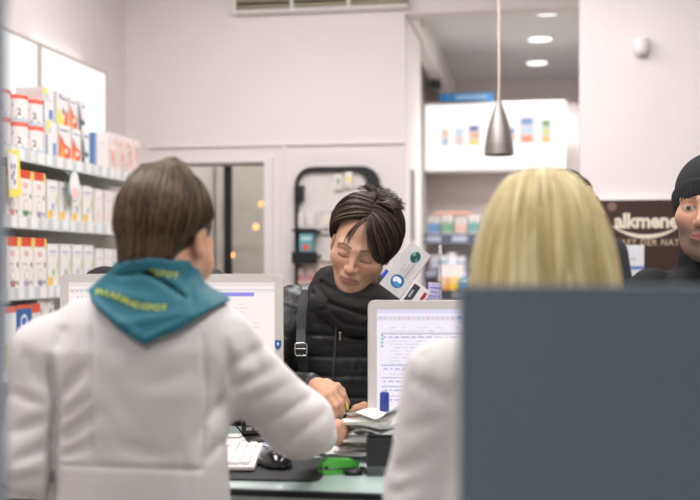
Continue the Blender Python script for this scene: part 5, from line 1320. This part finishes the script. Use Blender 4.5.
# hair
TC = (HcC, HRC, 1.04)
def capC(p):
    d = ell(p, (0, .018, .034), (.08, .098, .09))
    d = smax(d, -ell(p, (-.016, -.115, -.04), (.078, .078, .132)), .008)
    d = smax(d, .021 - .75 * p[:, 1] - .66 * p[:, 2], .004)
    for s in (-1, 1): d = smax(d, -ell(p, (s * .05, -.09, -.08), (.06, .06, .09)), .01)
    d = smax(d, -.07 - p[:, 2], .01)
    return d
cap_mesh('hair', capC, (-.1, -.1, -.1), (.1, .14, .15), .0028, TC, pC, oC, '1c1613')
S_ = lambda *a: shellp(*a)
left = [[S_(8, 50, .007), S_(-14, 44, .013), S_(-40, 30, .015), S_(-62, 12, .013), S_(-76, -6, .011), S_(-84, -24, .009)],
        [S_(8, 58, .010), S_(-25, 48, .02), S_(-55, 30, .021), S_(-74, 8, .017), S_(-84, -14, .013), S_(-90, -34, .01)],
        [S_(10, 68, .014), S_(-50, 55, .026), S_(-78, 28, .025), S_(-92, 4, .02), S_(-98, -20, .015), S_(-102, -40, .01)],
        [S_(20, 80, .018), S_(-95, 58, .03), S_(-105, 28, .028), S_(-112, 0, .02), S_(-116, -26, .012), S_(-120, -46, .006)],
        [S_(150, 82, .022), S_(-135, 58, .027), S_(-138, 28, .03), S_(-142, -4, .02), S_(-146, -30, .01), S_(-150, -50, .004)],
        [S_(178, 80, .022), S_(-172, 56, .027), S_(-176, 26, .03), S_(-178, -6, .018), S_(-178, -32, .01), S_(-178, -50, .004)]]
right = [[S_(8, 52, .008), S_(6, 38, .018), S_(11, 18, .022), S_(21, -2, .022), S_(34, -16, .020), S_(43, -25, .017)],
         [S_(9, 55, .010), S_(18, 40, .024), S_(30, 17, .025), S_(43, -4, .022), S_(54, -22, .018), S_(60, -38, .014)],
         [S_(10, 62, .013), S_(38, 46, .028), S_(54, 24, .028), S_(67, 0, .023), S_(75, -24, .016), S_(78, -50, .008)],
         [S_(12, 72, .017), S_(65, 54, .032), S_(80, 26, .030), S_(88, 0, .024), S_(93, -26, .015), S_(96, -50, .006)],
         [S_(60, 82, .022), S_(105, 58, .028), S_(112, 28, .032), S_(116, 0, .022), S_(120, -28, .012), S_(124, -48, .004)],
         [S_(150, 82, .024), S_(150, 58, .028), S_(150, 28, .032), S_(152, -4, .02), S_(156, -30, .010), S_(160, -50, .004)],
         [S_(178, 80, .022), S_(178, 56, .027), S_(178, 26, .03), S_(178, -6, .018), S_(178, -32, .01), S_(178, -50, .004)]]
wisp = [[S_(2, 50, .008), S_(-8, 34, .018), S_(-16, 16, .02), S_(-19, 0, .02)], [S_(6, 50, .008), S_(0, 34, .018), S_(-6, 18, .021), S_(-8, 2, .022)]]
wisp2 = [[S_(6, 50, .01), S_(6, 34, .02), S_(10, 18, .022), S_(15, 2, .02)], [S_(8, 50, .01), S_(12, 34, .02), S_(19, 16, .022), S_(26, 2, .02)]]
tuft = [[S_(a, 74, .018), S_(a + 10, 66, .036), S_(a + 24, 56, .046), S_(a + 40, 46, .048)] for a in (30, 60, 90, 120, 150, 190)]
hair('hair_strands', [(left, 4300, .010, .0008, .0025, .14), (right, 5200, .011, .0008, .0028, .14), (wisp, 18, .002, .0006, .002, .3), (wisp2, 30, .003, .0006, .004, .4), (tuft, 420, .010, .0007, .006, .35)], TC, pC, oC, M_hair,
     ['18110e', '261c16', '3c2e24', '685643'], seed=5, K=14, over=capC)

# her handbag: strap over the shoulder, bag on the hip
Mst = mat('bag_leather', '2a2a2b', rough=.32, bump=.15, bscale=200)
hb = F(224, 470, 3.22); t = tag(empty('handbag', Fw((hb[0], hb[1], .80)), YAW), 'black leather handbag hanging by a buckled strap from the customer\'s shoulder', 'handbag')
ob = np.array([hb[0], hb[1], .80])
g = MB(); g.prism(rrect(-.15, .13, 0, .22, .03), -.05, .05, Mst); g.build('bag_body', t, bevel=.012)
sp = [F(312, 283, 3.24), F(307, 287, 3.17), F(302.5, 305, 3.135), F(301, 330, 3.11), F(301, 349, 3.085), F(303, 365, 3.09), F(300, 385, 3.12), F(285, 410, 3.19), (ob[0] + .09, ob[1] - .01, 1.02)]
sp = [Vector(np.array(p) - ob) for p in sp]; sp = smooth(sp, 5)
wd = .013; vs = []; fs = []
for i, p in enumerate(sp):
    for dx_, dy_ in ((-wd, 0), (wd, 0), (wd, .003), (-wd, .003)): vs.append((p.x + dx_, p.y + dy_, p.z))
for i in range(len(sp) - 1):
    for k in range(4): fs.append((i * 4 + k, i * 4 + (k + 1) % 4, i * 4 + 4 + (k + 1) % 4, i * 4 + 4 + k))
st = MB().add(vs, fs, Mst).build('strap', t)
bk = F(301, 349.5, 3.078) - ob
Msl = mat('silver', 'c9c6c0', rough=.22, metal=1)
g = MB().tube([(bk[0] + x, bk[1], bk[2] + z) for x, z in rrect(-.0165, .0165, -.0175, .0175, .006, 4)], .0024, Msl, closed=True, seg=6)
g.tube([(bk[0] - .0165, bk[1] - .001, bk[2] + .002), (bk[0] + .0165, bk[1] - .001, bk[2] + .002)], .0017, Msl, seg=6)
g.build('buckle', st)['label'] = 'silver buckle'
# pen and blister pack in her hands
a = F(347, 404, 2.675); b_ = F(343, 396, 2.72)
t = tag(empty('pencil', Fw(a), YAW), 'short yellow-green pencil held in the customer\'s fingers', 'pencil')
c_ = Vector(F(348, 413, 2.66) - a)
MB().tube([Vector(b_ - a), (0, 0, 0), c_ * .7], .0035, ink('b9b83a'), seg=8).build('barrel', t); MB().tube([c_ * .7, c_], [.0035, .0008], ink('5c6a2a'), seg=8).build('tip', t)
p = F(347, 425, 2.6); t = tag(empty('medicine_pack', Fw(p), YAW), 'small blue-white foil pack between the two pairs of hands', 'medicine pack')
g = MB(); g.T = Matrix.Rotation(rad(-38), 4, 'X') @ Matrix.Rotation(rad(8), 4, 'Z')
g.prism(rrect(-.022, .024, -.02, .02, .004), -.001, .001, ink('9fb0c0'), axis='z')
for i in range(4):
    for j in range(3): g.lathe([(.0045, 0), (.004, .003), (0, .0038)], ink('c9d2dc' if (i + j) % 2 else '54789a'), c=(-.016 + i * .0115, -.012 + j * .012, .001), seg=10)
g.build('foil', t)

# ---------------------------------------------------------------- man in the black knitted hat, cut by the right edge
HcM = F(712, 208, 2.95); HRM = Rz(-31) @ Rx(3)
cx3, cy3 = F(716, 0, 3.05)[0], 3.05
MN = dict(c=(cx3, cy3), face=-1, neck=F(712, 268, 3.03), ra=.058,
          torso=[(.78, cx3, cy3, .18, .12), (1.0, cx3, cy3, .185, .12), (1.2, cx3, cy3, .2, .12), (1.3, cx3, cy3, .185, .115), (1.365, cx3, cy3, .13, .095), (1.40, cx3, cy3, .08, .075)],
          arms=[(F(653, 295, 3.06), F(640, 395, 3.1), F(665, 415, 2.9)), (F(780, 295, 3.06), F(795, 395, 3.1), F(770, 415, 2.9))])
def rest_hand(w0, s): o_ = lambda a, b, c: w0 + np.array([a * s, -b, c]); return (w0, [o_(.03 - .02 * i, .07, -.012) for i in range(4)], [o_(.032 - .021 * i, .1, -.02) for i in range(4)], [o_(.032 - .021 * i, .115, -.04) for i in range(4)], [o_(.035, .03, -.01), o_(.048, .05, -.02), o_(.05, .07, -.03)])
pM, oM = person('person in a black knitted hat and black jacket, cut off by the right edge', MN, HcM, HRM, 1.17, 'bd8f76', '9a6258', '2c221c', male=True, shut=False,
                hands=[rest_hand(F(665, 415, 2.9), 1), rest_hand(F(770, 415, 2.9), -1)], hres=.002)
def jacket_f(S, o, top, seed, collar=None):
    def f(p):
        T_ = [(.62, S['c'][0], S['c'][1], .19, .14)] + S['torso'][1:]
        d = loft(p, T_, o)
        for (s_, e_, w_) in S['arms']: d = smin(d, smin(cone(p, s_, e_, .075, .062), cone(p, e_, w_ + (e_ - w_) * .08, .056, .036), .03), .018)
        if collar is not None:
            q = p - collar; r = np.sqrt((q[:, 0] / 1.05) ** 2 + q[:, 1] ** 2); z_ = q[:, 2] - .25 * q[:, 1]
            d = smin(d, smax(np.abs(r - .078 + .15 * z_) - .007, np.abs(z_) - .035, .008), .02)
        d = smax(d, p[:, 2] - top, .01)
        return d + .003 * nz(p, 28, seed) + .0015 * nz(p, 70, seed + 1)
    return f
lo, hi = bounds(MN); lo[2] = .55
cloth('jacket', jacket_f(MN, .02, 1.47, 31, F(712, 258, 3.02)), lo, hi, .006, mat('jacket_black', '121314', rough=.75, bump=.2, bscale=200, spec=.25), pM, oM)
def beanie(p):
    d = ell(p, (0, .014, .036), (.084, .104, .092))
    cut = -.031 + .62 * np.clip(-p[:, 1] - .005, -.05, .1)
    d = smax(d, -(p[:, 2] - cut), .006)
    cuff = smax(np.abs(ell(p, (0, .014, .03), (.087, .107, .1))) - .0045, np.abs(p[:, 2] - cut - .024) - .024, .006)
    d = smin(d, cuff, .006)
    a = np.arctan2(p[:, 0], -(p[:, 1] - .014))
    return d + .0009 * np.sin(a * 70)
v, q = mesh_sdf(beanie, (-.11, -.12, -.06), (.11, .14, .15), .0022); v = v * 1.17 @ HRM.T + HcM
link_mesh('knitted_hat', v, q, mat('knit_black', '202123', rough=.95, bump=.5, bscale=500), parent=pM, origin=oM)
def short_cap(p):
    d = ell(p, (0, .02, .02), (.079, .099, .085)); d = smax(d, -ell(p, (0, -.1, -.03), (.1, .085, .105)), .01)
    for s in (-1, 1): d = smax(d, -ell(p, (s * .085, 0, -.012), (.02, .03, .042)), .008)
    return smax(d, -.05 - p[:, 2], .01)
cap_mesh('hair', short_cap, (-.1, -.1, -.1), (.1, .14, .12), .003, (HcM, HRM, 1.17), pM, oM, '2a221c')

# ---------------------------------------------------------------- two more customers, almost hidden
def background_person(label, cpx, D, sh_y, Hc, HR, hs, hair_col, coat_col, half=.17, sgn=-1, hair_f=None, top=1.5):
    cx_ = F(cpx, 0, D)[0]; z = F(0, sh_y, D)[2]
    S = dict(c=(cx_, D), face=sgn, neck=np.array([cx_, D, z + .03]), ra=.055,
             torso=[(.78, cx_, D, half, .12), (1.0, cx_, D, half, .12), (z - .08, cx_, D, half, .12), (z, cx_, D, half * .85, .11), (z + .06, cx_, D, .11, .09), (z + .1, cx_, D, .07, .07)],
             arms=[(np.array([cx_ + s * (half + .005), D, z - .01]), np.array([cx_ + s * (half + .07), D + .02, z - .29]), np.array([cx_ + s * (half - .0), D + sgn * .18, z - .33])) for s in (-1, 1)])
    hd = rest_hand if sgn < 0 else flat_hand
    b, o = person(label, S, Hc, HR, hs, 'c4957c', 'a8685c', '2a2019', shut=False, hres=.0032, hands=[hd(S['arms'][0][2], 1), hd(S['arms'][1][2], -1)])
    lo, hi = bounds(S); lo[2] = .55
    cloth('jacket', jacket_f(S, .018, top, 41, np.array([cx_, D - .0, z + .09])), lo, hi, .008, mat('cloth_' + coat_col, coat_col, rough=.8, bump=.2, bscale=200), b, o)
    g = [[S_(0, 84, .012)] + [S_(az, e, .015) for e in (60, 30, 5, (-20 if abs(az) > 75 else 5))] for az in range(-180, 181, 20) if abs(az) > 40] 
    cap_mesh('hair', lambda p: short_cap(p - np.array([0, 0, .004])) - .006, (-.11, -.11, -.11), (.11, .15, .14), .004, (Hc, HR, hs), b, o, hair_col)
    hair('hair_strands', [(g, 900, .006, .0012, .002, .1)], (Hc, HR, hs), b, o, M_hair, ['1a1512', '2a211b', '3a2e26'], seed=int(cpx), over=lambda p: short_cap(p - np.array([0, 0, .004])) - .006)
    return b
background_person('person in dark clothing, almost wholly hidden behind the brown-haired head', 155, 3.56, 286, F(160, 222, 3.5), Rx(5), 1.03, '1d1815', '232424', half=.16)
background_person('person with short dark hair and grey-black jacket, mostly hidden behind the blond hair', 566, 4.1, 252, F(571, 206, 4.05), Rz(55) @ Rx(0), 1.05, '2a2622', '3a3b40', half=.15)
